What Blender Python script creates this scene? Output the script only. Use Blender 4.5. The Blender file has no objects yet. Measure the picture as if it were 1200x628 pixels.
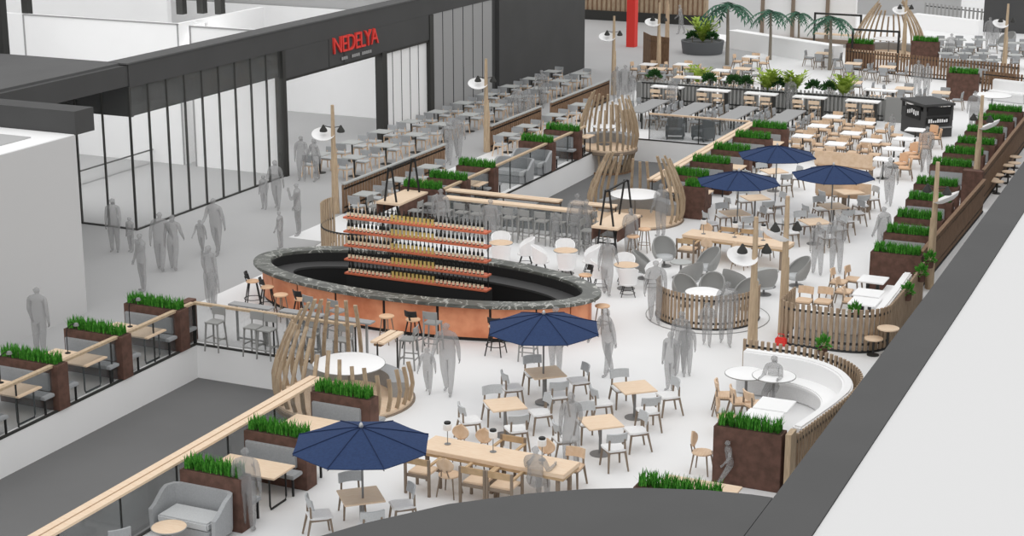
import bpy, bmesh, math, random
from mathutils import Vector, Matrix
random.seed(7)
PI = math.pi
SC = bpy.context.scene
COL = SC.collection
# ------------------------------------------------------------------ camera: 13.8 m up, looking down over the court
F = 2015.0; TH = math.atan(554/2015.0); YW = math.atan(960/math.hypot(2015, 554)); CH = 13.8
def at(px, py, z=0.0):
    s, c = math.sin(YW), math.cos(YW); st, ct = math.sin(TH), math.cos(TH)
    a = (px-600)/F; b = -(py-314)/F
    d = (-s*ct+a*c-b*s*st, c*ct+a*s+b*c*st, -st+b*ct)
    t = (z-CH)/d[2]
    return (t*d[0], t*d[1], z)
cam = bpy.data.cameras.new('camera'); co = bpy.data.objects.new('camera', cam); COL.objects.link(co)
co.location = (0, 0, CH); co.rotation_euler = (PI/2-TH, 0, YW)
cam.sensor_width = 36; cam.lens = F/1200*36; cam.clip_end = 600; cam.clip_start = 0.5
SC.camera = co
SC.view_settings.view_transform = 'Standard'; SC.view_settings.look = 'None'
SC.view_settings.gamma = 1; SC.view_settings.use_curve_mapping = False; SC.view_settings.exposure = 0
SC.cycles.transparent_max_bounces = 40
SC.cycles.max_bounces = 8
# ------------------------------------------------------------------ materials
def lin(h):
    r = [int(h[i:i+2], 16)/255 for i in (0, 2, 4)]
    return tuple((x/12.92 if x <= .04045 else ((x+.055)/1.055)**2.4) for x in r)+(1,)
def mat(name, hx, rough=.7, metal=0, var=None, scale=6, stretch=(1, 1, 1), coat=None):
    m = bpy.data.materials.new(name); m.use_nodes = True
    N = m.node_tree.nodes; L = m.node_tree.links; b = N['Principled BSDF']
    b.inputs['Base Color'].default_value = lin(hx); b.inputs['Roughness'].default_value = rough; b.inputs['Metallic'].default_value = metal
    b.inputs['Specular IOR Level'].default_value = .25
    if var:
        tc = N.new('ShaderNodeTexCoord'); mp = N.new('ShaderNodeMapping'); nz = N.new('ShaderNodeTexNoise'); rp = N.new('ShaderNodeValToRGB')
        mp.inputs['Scale'].default_value = stretch; nz.inputs['Scale'].default_value = scale; nz.inputs['Detail'].default_value = 5
        rp.color_ramp.elements[0].color = lin(var); rp.color_ramp.elements[1].color = lin(hx)
        rp.color_ramp.elements[0].position = .35; rp.color_ramp.elements[1].position = .62
        L.new(tc.outputs['Object'], mp.inputs[0]); L.new(mp.outputs[0], nz.inputs[0]); L.new(nz.outputs[0], rp.inputs[0]); L.new(rp.outputs[0], b.inputs['Base Color'])
    return m
def clear(name, hx, alpha, gloss=.05):
    m = bpy.data.materials.new(name); m.use_nodes = True
    N = m.node_tree.nodes; L = m.node_tree.links; N.remove(N['Principled BSDF'])
    t = N.new('ShaderNodeBsdfTransparent'); d = N.new('ShaderNodeBsdfDiffuse'); x = N.new('ShaderNodeMixShader')
    d.inputs[0].default_value = lin(hx); x.inputs[0].default_value = alpha
    L.new(t.outputs[0], x.inputs[1]); L.new(d.outputs[0], x.inputs[2]); last = x
    if gloss:
        g = N.new('ShaderNodeBsdfGlossy'); g.inputs['Roughness'].default_value = .05; y = N.new('ShaderNodeMixShader'); y.inputs[0].default_value = gloss
        L.new(last.outputs[0], y.inputs[1]); L.new(g.outputs[0], y.inputs[2]); last = y
    L.new(last.outputs[0], N['Material Output'].inputs[0])
    return m
W = dict(
    floor=mat('pale_floor', 'EFEFEF', .8, var='ECECEC', scale=.4),
    conc=mat('concourse_floor', 'B4B4B4', .75, var='B1B1B1', scale=.3),
    white=mat('white_paint', 'FAFAFA', .8, var='F7F7F7', scale=.5),
    offw=mat('pale_grey_paint', 'D0D0D0', .8), roofp=mat('pale_roof', 'DADADA', .8),
    lgrey=mat('mid_grey_paint', 'B6B6B6', .8, var='B2B2B2', scale=.5),
    dark=mat('charcoal_cladding', '4F4F4F', .75, var='4C4C4C', scale=.7),
    darkr=mat('charcoal_roofing', '626262', .85, var='5E5E5E', scale=.6),
    cut=mat('slate_capping', '595959', .85, var='565656', scale=.5),
    pit=mat('dark_pit_floor', '737373', .8, var='6E6E6E', scale=.3),
    panel=mat('grey_panel', 'A2A2A2', .8),
    seam=mat('dark_joint', '3C3C3C', .8),
    rod=mat('grey_mullion', '4C4C4A', .5),
    mull=mat('dark_steel', '3A3A38', .5),
    glass=clear('clear_glass', 'C8CCCA', .04, .025),
    rglass=clear('rail_glass', '6E7678', .22, .04),
    person=clear('grey_translucent', 'ACACAC', .43, 0),
    oak=mat('pale_oak', 'EED7BD', .6, var='E7CBAD', scale=5, stretch=(1, 9, 9)),
    oakd=mat('oak_edge', 'C9AC88', .6, var='B99C78', scale=5),
    wood=mat('mid_wood', 'E6CBB0', .6, var='DBBD9D', scale=6, stretch=(1, 6, 1)),
    slat=mat('weathered_slat', 'B29D86', .7, var='9D8872', scale=3, stretch=(6, 6, 1)),
    slatp=mat('pale_slat', 'BBA78D', .7, var='A6917A', scale=3, stretch=(6, 6, 1)),
    brown=mat('brown_slat', '8C7058', .75, var='745B47', scale=4, stretch=(6, 6, 1)),
    pole=mat('pale_timber', 'CBB598', .7, var='B8A187', scale=3, stretch=(6, 6, 1)),
    legw=mat('taupe_wood', '8E7F70', .7),
    cort=mat('weathering_steel', '70544A', .85, var='5C463D', scale=5),
    fabric=mat('grey_fabric', 'C6C8C9', .95, var='BEC0C1', scale=30),
    fabl=mat('light_grey_fabric', 'F2F2F2', .95, var='ECECEC', scale=30),
    fabm=mat('mid_grey_fabric', 'ABADAF', .95, var='A3A5A7', scale=30),
    fabd=mat('dark_grey_fabric', '6A6C6E', .95),
    gtop=mat('grey_laminate', 'B4B6B4', .6),
    black=mat('black_metal', '2A2A2A', .5),
    greym=mat('grey_metal', '8A8A8A', .5, .3),
    gpaint=mat('grey_paint', '9C9C9A', .6),
    wtop=mat('white_laminate', 'FAFAFA', .5),
    navy=mat('navy_canvas', '2F4267', .9, var='2B3C5F', scale=20),
    navyd=mat('navy_seam', '24304F', .9),
    steel=mat('brushed_steel', 'C9C9C9', .35, .6),
    copper=mat('copper_panel', 'F4A880', .5, 0, var='D9855F', scale=1.6),
    shelf=mat('copper_shelf', 'D9795A', .5, .15),
    blk=mat('black_lining', '2B2B2B', .6),
    blk2=mat('black_worktop', '4A4A4A', .5),
    btl=mat('dark_bottle_glass', '20201E', .3),
    cream=mat('cream_label', 'F3E6C8', .7),
    straw=mat('straw_label', 'D8C277', .7),
    grass=mat('fresh_grass', '5CA63C', .8, var='2F7A22', scale=14),
    leafy=mat('yellow_green_leaf', 'A9BE55', .8, var='7E9A38', scale=9),
    leafd=mat('deep_green_leaf', '3F6A34', .8, var='29502A', scale=9),
    palm=mat('palm_leaf', '4E7460', .8, var='355A48', scale=6),
    trunk=mat('grey_trunk', '8C8478', .9),
    soil=mat('dark_soil', '4B3D33', .95),
    red=mat('red_paint', 'E8453E', .6),
    orange=mat('tan_seat', 'E6BE9A', .6),
)
def marble():
    m = mat('veined_marble', '6F726C', .3); N = m.node_tree.nodes; L = m.node_tree.links
    tc = N.new('ShaderNodeTexCoord'); mp = N.new('ShaderNodeMapping'); nz = N.new('ShaderNodeTexNoise'); rp = N.new('ShaderNodeValToRGB')
    nz.inputs['Scale'].default_value = 1.1; nz.inputs['Detail'].default_value = 9; nz.inputs['Distortion'].default_value = 2.2
    e = rp.color_ramp.elements; e[0].position = .40; e[0].color = lin('565854'); e[1].position = .62; e[1].color = lin('676964')
    a = e.new(.495); a.color = lin('6E706A'); a = e.new(.51); a.color = lin('DEDED8'); a = e.new(.527); a.color = lin('60625D')
    L.new(tc.outputs['Object'], mp.inputs[0]); L.new(mp.outputs[0], nz.inputs[0]); L.new(nz.outputs[0], rp.inputs[0]); L.new(rp.outputs[0], N['Principled BSDF'].inputs['Base Color'])
    return m
W['marble'] = marble()
# ------------------------------------------------------------------ mesh collector
class MB:
    def __init__(s): s.v = []; s.f = []
    def add(s, vs, fs):
        o = len(s.v); s.v += [tuple(v) for v in vs]; s.f += [tuple(i+o for i in f) for f in fs]; return s
    def box(s, x0, x1, y0, y1, z0, z1, rz=0, c=(0, 0)):
        vs = [(x, y, z) for z in (z0, z1) for x, y in ((x0, y0), (x1, y0), (x1, y1), (x0, y1))]
        if rz:
            ca, sa = math.cos(rz), math.sin(rz)
            vs = [(c[0]+(x-c[0])*ca-(y-c[1])*sa, c[1]+(x-c[0])*sa+(y-c[1])*ca, z) for x, y, z in vs]
        return s.add(vs, [(3, 2, 1, 0), (4, 5, 6, 7), (0, 1, 5, 4), (1, 2, 6, 5), (2, 3, 7, 6), (3, 0, 4, 7)])
    def cb(s, c, d, rz=0):
        return s.box(c[0]-d[0]/2, c[0]+d[0]/2, c[1]-d[1]/2, c[1]+d[1]/2, c[2]-d[2]/2, c[2]+d[2]/2, rz, c)
    def bar(s, p, q, w, h, w2=None, h2=None):
        p = Vector(p); q = Vector(q); d = (q-p).normalized(); up = Vector((0, 0, 1)) if abs(d.z) < .95 else Vector((0, 1, 0))
        a = d.cross(up).normalized(); b = a.cross(d); vs = []
        for o, ww, hh in ((p, w, h), (q, w2 or w, h2 or h)):
            for i, j in ((-1, -1), (1, -1), (1, 1), (-1, 1)): vs.append(o+a*(i*ww/2)+b*(j*hh/2))
        return s.add(vs, [(3, 2, 1, 0), (4, 5, 6, 7), (0, 1, 5, 4), (1, 2, 6, 5), (2, 3, 7, 6), (3, 0, 4, 7)])
    def tube(s, pts, r, n=8):
        pts = [Vector(p) for p in pts]; rs = r if isinstance(r, (list, tuple)) else [r]*len(pts); vs = []; fs = []
        for i, p in enumerate(pts):
            d = (pts[min(i+1, len(pts)-1)]-pts[max(i-1, 0)]).normalized()
            up = Vector((0, 0, 1)) if abs(d.z) < .9 else Vector((0, 1, 0))
            a = d.cross(up).normalized(); b = a.cross(d)
            for k in range(n):
                t = 2*PI*k/n; vs.append(p+a*(math.cos(t)*rs[i])+b*(math.sin(t)*rs[i]))
        for i in range(len(pts)-1):
            for k in range(n):
                a0 = i*n+k; a1 = i*n+(k+1) % n; fs.append((a0, a1, a1+n, a0+n))
        fs.append(tuple(reversed(range(n)))); fs.append(tuple(range((len(pts)-1)*n, len(pts)*n)))
        return s.add(vs, fs)
    def lathe(s, prof, n=20, c=(0, 0), sx=1, sy=1, cap=True):
        vs = []; fs = []
        for r, z in prof:
            for k in range(n):
                t = 2*PI*k/n; vs.append((c[0]+math.cos(t)*r*sx, c[1]+math.sin(t)*r*sy, z))
        for i in range(len(prof)-1):
            for k in range(n):
                a0 = i*n+k; a1 = i*n+(k+1) % n; fs.append((a0, a1, a1+n, a0+n))
        if cap and prof[0][0] > 1e-4: fs.append(tuple(reversed(range(n))))
        if cap and prof[-1][0] > 1e-4: fs.append(tuple(range((len(prof)-1)*n, len(prof)*n)))
        return s.add(vs, fs)
    def prism(s, poly, z0, z1):
        n = len(poly); vs = [(x, y, z0) for x, y in poly]+[(x, y, z1) for x, y in poly]
        fs = [tuple(reversed(range(n))), tuple(range(n, 2*n))]+[(i, (i+1) % n, (i+1) % n+n, i+n) for i in range(n)]
        return s.add(vs, fs)
    def ribbon(s, path, z0, z1, th):
        """an upright wall of thickness th along a plan path"""
        L = []; R = []
        for i, p in enumerate(path):
            a = path[max(i-1, 0)]; b = path[min(i+1, len(path)-1)]; dx, dy = b[0]-a[0], b[1]-a[1]; l = math.hypot(dx, dy) or 1
            nx, ny = -dy/l*th/2, dx/l*th/2; L.append((p[0]+nx, p[1]+ny)); R.append((p[0]-nx, p[1]-ny))
        vs = []; fs = []; n = len(path)
        for i in range(n): vs += [(*L[i], z0), (*R[i], z0), (*R[i], z1), (*L[i], z1)]
        for i in range(n-1):
            o = i*4
            for k in range(4): fs.append((o+k, o+(k+1) % 4, o+4+(k+1) % 4, o+4+k))
        fs.append((3, 2, 1, 0)); fs.append((n*4-4, n*4-3, n*4-2, n*4-1))
        return s.add(vs, fs)
    def grid(s, fn, nu, nv, th=0):
        """surface fn(u,v) with optional thickness along its normals"""
        P = [[Vector(fn(i/nu, j/nv)) for j in range(nv+1)] for i in range(nu+1)]; vs = []; fs = []
        for i in range(nu+1):
            for j in range(nv+1): vs.append(P[i][j])
        m = nv+1
        if th:
            for i in range(nu+1):
                for j in range(nv+1):
                    du = P[min(i+1, nu)][j]-P[max(i-1, 0)][j]; dv = P[i][min(j+1, nv)]-P[i][max(j-1, 0)]
                    nn = du.cross(dv); nn = nn.normalized() if nn.length > 1e-9 else Vector((0, 0, 1)); vs.append(P[i][j]-nn*th)
        o = (nu+1)*m
        for i in range(nu):
            for j in range(nv):
                a = i*m+j; fs.append((a, a+m, a+m+1, a+1))
                if th: fs.append((o+a+1, o+a+m+1, o+a+m, o+a))
        if th:
            for i in range(nu):
                a = i*m; b = i*m+nv; fs.append((a, o+a, o+a+m, a+m)); fs.append((b, b+m, o+b+m, o+b))
            for j in range(nv):
                a = j; b = nu*m+j; fs.append((a, a+1, o+a+1, o+a)); fs.append((b, o+b, o+b+1, b+1))
        return s.add(vs, fs)
    def mesh(s, name, m, bevel=0, smooth=True):
        me = bpy.data.meshes.new(name); me.from_pydata(s.v, [], s.f)
        bm = bmesh.new(); bm.from_mesh(me); bmesh.ops.recalc_face_normals(bm, faces=bm.faces)
        if bevel:
            es = [e for e in bm.edges if len(e.link_faces) == 2 and e.calc_face_angle(0) > .6]
            bmesh.ops.bevel(bm, geom=es, offset=bevel, segments=2, affect='EDGES', clamp_overlap=True)
        bm.to_mesh(me); bm.free()
        if smooth:
            for p in me.polygons: p.use_smooth = True
            me.set_sharp_from_angle(angle=.6)
        me.materials.append(W[m] if isinstance(m, str) else m)
        return me
# ------------------------------------------------------------------ objects
def ob(name, me, parent=None, loc=None, rz=0):
    o = bpy.data.objects.new(name, me); COL.objects.link(o)
    if parent: o.parent = parent
    if loc: o.location = loc
    if rz: o.rotation_euler = (0, 0, rz)
    return o
USED = {}
def tag(o, label, cat, group=None, kind=None):
    if label:
        o['label'] = label; o['category'] = cat
        USED[label] = USED.get(label, 0)+1
    if group: o['group'] = group
    if kind: o['kind'] = kind
    return o
def struct(name, mb, m, parent=None, bevel=0):
    o = ob(name, mb.mesh(name, m, bevel), parent)
    if not parent: o['kind'] = 'structure'
    return o
def root(name, label, cat, loc, rz=0, group=None):
    return tag(ob(name, None, None, loc, rz), label, cat, group)
KINDS = {}
def kind(key):
    def deco(fn): KINDS[key] = [fn, None]; return fn
    return deco
def place(key, label, cat, loc, rz=0, group=None, name=None):
    """first call builds the parts' meshes, later calls make new objects on the same meshes"""
    k = KINDS[key]
    if k[1] is None: k[1] = k[0]()
    parts = k[1]
    loc = tuple(loc) if len(loc) == 3 else (loc[0], loc[1], 0)
    if len(parts) == 1: return tag(ob(name or key, parts[0][1], None, loc, rz), label, cat, group)
    r = root(name or key, label, cat, loc, rz, group); made = []
    for p in parts:
        par = r if len(p) < 3 or p[2] is None else made[p[2]]
        o = ob(p[0], p[1], par)
        if len(p) > 3 and p[3]: o['kind'] = p[3]
        made.append(o)
    return r
ORDS = 'first second third fourth fifth sixth seventh eighth ninth tenth eleventh twelfth thirteenth fourteenth fifteenth sixteenth seventeenth eighteenth nineteenth twentieth'.split()
# ------------------------------------------------------------------ light: an overcast sky and a broad soft sun from above
w = bpy.data.worlds.new('sky'); SC.world = w; w.use_nodes = True
w.node_tree.nodes['Background'].inputs[0].default_value = (1, 1, 1, 1); w.node_tree.nodes['Background'].inputs[1].default_value = .95
sd = bpy.data.lights.new('sun', 'SUN'); so = bpy.data.objects.new('sun', sd); COL.objects.link(so)
sd.energy = .55; sd.angle = math.radians(75); so.rotation_euler = (math.radians(14), math.radians(6), 0); so.location = (0, 0, 60)
# ================================================================== the setting
PX0, PX1, P1Y, P2A, P2B, PD = -25.3, -19.35, 35.37, 50.25, 66.2, -.92
fl = MB()
def rect(mb, x0, x1, y0, y1, z=0, t=.008): mb.box(x0, x1, y0, y1, z-t, z)
for r in ((-27.45, PX0, 8, 46), (PX1, -3, 8, P2A), (PX0, PX1, P1Y, P2A), (-27.45, PX0, 46, P2A), (-29.1, -27.45, 46, 84),
          (-27.45, PX0, P2A, 84), (PX1, -3, P2A, 84), (PX0, PX1, P2B, 84), (-27.2, 5, 84, 150)): rect(fl, *r)
struct('floor', fl, 'floor')
fc = MB()
for r in ((-80, -27.45, 8, 46), (-80, -29.1, 46, 84), (-80, -27.2, 84, 150)): rect(fc, *r)
struct('floor_concourse', fc, 'conc')
for y0, y1 in ((8, P1Y), (P2A, P2B)):
    struct('floor_pit', MB().box(PX0-.2, PX1+.2, y0-.2, y1+.2, PD-.1, PD), 'pit')
    pw = MB().box(PX0-.2, PX0, y0, y1, PD, -.01).box(PX1, PX1+.2, y0, y1, PD, -.01).box(PX0-.2, PX1+.2, y1, y1+.2, PD, -.01).box(PX0-.2, PX1+.2, y0-.2, y0, PD, -.01)
    struct('wall_pit', pw, 'white')
    e = .05
    struct('trim_1', MB().box(PX0-.06, PX0+.01, y0, y1+.06, -.02, .025).box(PX1-.01, PX1+.06, y0, y1+.06, -.02, .025).box(PX0-.06, PX1+.06, y1-.01, y1+.06, -.02, .025), 'mull')
# right hand outer wall, its capping and the pale roof beyond
wl = [(-6.62, 8), (-7.02, 38), (-7.9, 86)]; wr = [(-5.68, 8), (-6.12, 38), (-7.0, 86)]
struct('wall_right', MB().prism([wr[0], wr[1], wr[2], wl[2], wl[1], wl[0]], 0, 3), 'cut')
struct('roof_right', MB().prism([(25, 8), (25, 86), (wr[2][0]+.01, 86), (wr[1][0]+.01, 38), (wr[0][0]+.01, 8)], 2.6, 2.97), 'roofp')
cp = [(-14.6, 12), (-14.25, 16), (-13.5, 19), (-12.3, 21.28), (-11.45, 22.5), (-10.47, 23.42), (-9.7, 23.98), (-8.86, 24.42), (-7.9, 24.75), (-7.2, 24.88), (-6.86, 24.9), (-6.7, 12)]
struct('wall_front', MB().prism(list(reversed(cp)), 0, 2.995), 'cut')
# white block at the left
wb = struct('wall_block', MB().box(-70, -29.7, 5, 36.5, 0, 4.98), 'offw')
struct('block_roof_rim', MB().box(-70, -29.72, 5, 36.48, 4.98, 5.0), 'white', wb)
struct('block_roof_panel', MB().box(-70, -30.45, 5, 35.6, 4.985, 5.03), 'lgrey', wb)
struct('wall_block_beam', MB().box(-70, -29.68, 36.5, 37.3, 4.98, 5.62), 'dark')
# the shop building: roof, fascia, glass corner
rf = struct('roof_shop', MB().box(-80, -34.12, 37.5, 44.72, 4.78, 5.45), 'dark')
struct('roof_deck', MB().box(-80, -34.35, 37.5, 44.72, 5.45, 5.52), 'darkr', rf)
struct('trim_2', MB().box(-34.42, -34.08, 44.72, 72, 4.72, 5.48), 'dark')
struct('trim_6', MB().box(-34.85, -34.05, 44.6, 72, 5.48, 5.53), 'darkr')
struct('wall_shop_bulkhead', MB().box(-60, -34.15, 44.85, 44.95, 3.74, 4.76).box(-34.35, -34.25, 44.9, 53.9, 3.74, 4.74), 'dark')
win = struct('window_1', MB().box(-34.13, -34.11, 44.72, 53.85, .03, 4.74), 'glass')
struct('pane', MB().box(-48, -34.12, 44.74, 44.76, .03, 4.76), 'glass', win)
for k in range(10): struct('mullion', MB().box(-34.16, -34.08, 44.7+1.016*k-.02, 44.7+1.016*k+.02, 0, 4.74), 'rod', win)
for k in range(1, 11): struct('mullion', MB().box(-34.15-1.1*k-.02, -34.15-1.1*k+.02, 44.7, 44.78, 0, 4.76), 'rod', win)
struct('sill', MB().box(-34.16, -34.08, 44.7, 53.9, 0, .05).box(-48, -34.1, 44.7, 44.78, 0, .05), 'mull', win)
struct('wall_shop_back', MB().box(-60, -38.75, 54, 54.25, 0, 5.44).box(-38.2, -34.3, 53.98, 54.23, 0, 5.4).box(-38.75, -38.2, 55, 55.2, 0, 5.4).box(-38.95, -38.75, 54.25, 60, 0, 5.44), 'white')
struct('wall_shop_low', MB().box(-40.2, -40.1, 48.8, 53.9, 0, .5), 'glass')
struct('trim_7', MB().box(-40.2, -40.1, 48.8, 53.9, .5, .53), 'rod')
struct('wall_shop_rear', MB().box(-60, -34.3, 65.8, 66.0, 0, 4.7), 'white')
struct('wall_grey_volume', MB().box(-58, -34.5, 66.1, 71, 4.4, 11), 'lgrey')
struct('wall_white_volume', MB().box(-80, -45, 62, 62.3, 0, 11), 'white')
for px, py in ((4, 62), (32, 15), (213, 15), (237, 14), (258, 15)):
    p = at(px, py, 5.5) if py == 62 else at(px, py, 5.45)
    struct('column_roof', MB().cb((p[0], p[1], 7.1), (.3, .3, 3.4)), 'mull')
# portal
door = struct('door_1', MB().box(-34.35, -34.06, 53.9, 65.95, 3.66, 4.72), 'dark')
for y0, y1, zt in ((53.8, 54.02, 4.72), (61.4, 61.78, 3.66), (65.62, 65.98, 4.72)): struct('jamb', MB().box(-34.38, -34.02, y0, y1, 0, zt), 'mull', door)
struct('lintel_reveal', MB().box(-34.36, -34.1, 53.9, 65.95, 3.56, 3.66), 'mull', door)
for y in (57.2, 58.35): struct('panel_joint', MB().box(-34.07, -34.045, y-.015, y+.015, 3.66, 4.72), 'seam', door)
wp = struct('wall_white_panel', MB().box(-34.3, -34.2, 61.78, 65.62, 0, 3.58), 'wtop')
for k in range(1, 5): struct('panel_joint', MB().box(-34.2, -34.185, 61.78+k*.768-.015, 61.78+k*.768+.015, 0, 3.58), 'seam', wp)
gp = struct('wall_grey_panel', MB().box(-34.4, -34.1, 65.98, 72, 0, 4.74), 'panel')
for k in range(1, 6): struct('panel_joint', MB().box(-34.1, -34.085, 65.98+k*1.0-.02, 65.98+k*1.0+.02, 0, 4.74), 'seam', gp)
struct('access_hatch', MB().box(-34.1, -34.07, 69.0, 69.9, 0, 2.0), 'panel', gp)
struct('wall_dark_block', MB().box(-50, -34.0, 72.6, 83.1, 0, 12).box(-34.5, -34.2, 71.9, 72.6, 0, 12), 'dark')
# sign on the portal
sg = root('shop_sign', 'red lettered shop sign on the dark portal lintel', 'sign', (-34.03, 57.5, 4.12), 0)
def text(name, s, size, wid, m, parent, loc, depth=.03, rot=(PI/2, 0, PI/2), space=1.0):
    cu = bpy.data.curves.new(name, 'FONT'); cu.body = s; cu.size = size; cu.extrude = depth; cu.space_character = space
    o = bpy.data.objects.new(name, cu); COL.objects.link(o); bpy.context.view_layer.update()
    dg = bpy.context.evaluated_depsgraph_get(); me = bpy.data.meshes.new_from_object(o.evaluated_get(dg)); bpy.data.objects.remove(o)
    xs = [v.co.x for v in me.vertices]; ys = [v.co.y for v in me.vertices]; kx = wid/(max(xs)-min(xs)); ky = size/(max(ys)-min(ys))
    for v in me.vertices: v.co.x = (v.co.x-min(xs))*kx; v.co.y = (v.co.y-min(ys))*ky
    me.materials.clear(); me.materials.append(W[m]); o = ob(name, me, parent); o.location = loc; o.rotation_euler = rot
    return o
text('lettering', 'NEDELYA', .62, 3.55, 'red', sg, (0, 0, 0), .05, space=.86)
sub = MB()
for k in range(15):
    if k not in (3, 4, 9): sub.box(-.01, .02, .62+k*.16, .73+k*.16, -.32, -.2)
ob('subtitle', sub.mesh('subtitle', 'panel'), sg)
# far end of the hall
fw = struct('wall_back', MB().box(-42, -33.7, 102.2, 102.6, .55, 7), 'slatp')
struct('slat_joint', (lambda m: [m.box(-42+k*.32, -42+k*.32+.1, 102.17, 102.2, .55, 7) for k in range(26)] and m)(MB()), 'brown', fw)
struct('plinth', MB().box(-42, -33.7, 102.0, 102.6, 0, .6), 'mull', fw)
struct('wall_back_white', MB().box(-33.5, -15, 118, 118.4, 0, 8), 'white')
struct('wall_back_grey', MB().box(-27.3, -20, 112, 112.3, 0, 2.4), 'lgrey')
struct('wall_back_dark', MB().box(-17.6, -8, 106.5, 107, 0, 4), 'dark')
struct('column_red', MB().box(-34.85, -34.35, 91.4, 91.9, 0, 6), 'red')
struct('wall_low_white', MB().ribbon([(-29.3, 93.7), (-22.25, 89.9)], 0, 1.0, .7), 'wtop')
struct('wall_room_white', MB().box(-28.6, -23.0, 96.5, 96.8, 0, 3.2), 'wtop')
for x in (-28.4, -26.6, -24.6): struct('trim_3', MB().box(x-.09, x+.09, 96.3, 96.5, 0, 3.4), 'legw')
struct('trim_4', MB().box(-28.4, -22.9, 96.25, 96.5, .2, .4), 'legw')
struct('wall_ramp_white', MB().prism([(-31.5, 93), (-29.2, 93.6), (-29.4, 96), (-31, 96.3)], 0, .35), 'white')
lt = MB()
lt.box(-46.1, -38.7, 53.97, 54.0, 5.40, 5.46).box(-38.78, -38.72, 53.97, 54.0, 0, 5.44).box(-38.2, -34.3, 53.94, 53.98, 5.36, 5.42).box(-38.2, -38.15, 53.94, 53.98, 0, 5.4).box(-46.14, -46.08, 53.97, 54.0, 0, 5.44)
struct('trim_5', lt, 'panel')

# added fill lights, unseen, brightening the white walls inside the shop units
for i, (x, y, z, sx, pw) in enumerate(((-40, 45.6, 4.3, 9, 260), (-38, 54.8, 4.3, 6, 190))):
    ld = bpy.data.lights.new('shop_fill_light', 'AREA'); lo = bpy.data.objects.new('shop_fill_light', ld); COL.objects.link(lo)
    ld.shape = 'RECTANGLE'; ld.size = sx; ld.size_y = .4; ld.energy = pw; lo.location = (x, y, z); lo.rotation_euler = (math.radians(78), 0, 0)
# ================================================================== kinds of furniture (sitter looks towards +Y)
def ring(r, n, a0=0, a1=2*PI): return [(r*math.cos(a0+(a1-a0)*k/n), r*math.sin(a0+(a1-a0)*k/n)) for k in range(n+1)]
def backpanel(w, z0, z1, y, curve=.05, th=.03, n=6, tilt=.04):
    return MB().grid(lambda u, v: ((u-.5)*w, y+curve*(2*u-1)**2-tilt*v, z0+(z1-z0)*v+0*u), n, 2, th)
def legs(pts, r0, r1, n=6): return [MB().tube([p, q], [r0, r1], n) for p, q in pts]
def seatpad(w, d, z0, z1, front=1.0):
    return MB().prism([(-w/2*.86, -d/2), (w/2*.86, -d/2), (w/2, d/2*.4), (w/2*.9, d/2), (-w/2*.9, d/2), (-w/2, d/2*.4)], z0, z1)
def simple_chair(seatm, backm, legm, wide=.48, zb=(.64, .84), curve=.07, th=.035):
    P = [('seat', seatpad(.47, .46, .43, .48).mesh('seat', seatm, .012), None),
         ('backrest', backpanel(wide, zb[0], zb[1], -.23, curve, th).mesh('backrest', backm), None)]
    for sx in (-1, 1):
        P.append(('leg', MB().bar((sx*.19, .17, .44), (sx*.225, .23, 0), .045, .04, .03, .03).mesh('leg', legm), None))
        P.append(('leg', MB().bar((sx*.17, -.2, .7), (sx*.18, -.2, .44), .035, .035).bar((sx*.18, -.2, .46), (sx*.225, -.3, 0), .045, .04, .03, .03).mesh('leg', legm), None))
    P.append(('seat_frame', MB().box(-.19, .19, .14, .18, .39, .43).box(-.18, .18, -.2, -.16, .39, .43).box(-.2, -.165, -.2, .18, .39, .43).box(.165, .2, -.2, .18, .39, .43).mesh('seat_frame', legm), None))
    return P
@kind('dining_chair')
def _(): return simple_chair('fabl', 'fabric', 'legw')
@kind('canteen_chair')
def _(): return simple_chair('fabric', 'fabm', 'wood', .46, (.56, .84), .04)
@kind('grey_chair')
def _(): return simple_chair('fabm', 'fabm', 'legw', .44, (.54, .82), .04)
@kind('wood_chair')
def _(): return simple_chair('wood', 'wood', 'legw', .44, (.6, .8), .06)
@kind('tan_chair')
def _(): return simple_chair('orange', 'orange', 'legw', .44, (.5, .8), .08)
@kind('armchair')
def _():
    P = [('seat', MB().box(-.24, .24, -.22, .24, .42, .47).mesh('seat', 'oak', .01), None),
         ('backrest', MB().box(-.27, .27, -.29, -.25, .66, .8).mesh('backrest', 'oakd', .01), None)]
    for sx in (-1, 1):
        for y, h in ((.24, .66), (-.27, .8)): P.append(('leg', MB().box(sx*.27-.025, sx*.27+.025, y-.025, y+.025, 0, h).mesh('leg', 'legw'), None))
        P.append(('armrest', MB().box(sx*.27-.03, sx*.27+.03, -.27, .27, .65, .685).mesh('armrest', 'oakd'), None))
    P.append(('seat_frame', MB().box(-.26, .26, -.26, -.22, .37, .43).box(-.26, .26, .2, .24, .37, .42).mesh('seat_frame', 'legw'), None))
    return P
@kind('round_back_chair')
def _():
    P = [('seat', MB().lathe([(.2, .43), (.225, .44), (.225, .465), (.2, .475)], 16).mesh('seat', 'wood'), None),
         ('backrest', MB().grid(lambda u, v: (.2*math.sin(PI*(v*.98+.01))**.6*(2*u-1), -.22-.03*v+.04*(2*u-1)**2, .55+.34*v), 6, 8, .03).mesh('backrest', 'wood'), None),
         ('back_post', MB().tube([(-.09, -.19, .45), (-.06, -.24, .62)], .015, 6).mesh('back_post', 'legw'), None), ('back_post', MB().tube([(.09, -.19, .45), (.06, -.24, .62)], .015, 6).mesh('back_post', 'legw'), None)]
    for sx in (-1, 1):
        for sy in (-1, 1): P.append(('leg', MB().tube([(sx*.14, sy*.14, .44), (sx*.2, sy*.2, 0)], [.02, .014], 6).mesh('leg', 'legw'), None))
    return P
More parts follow.
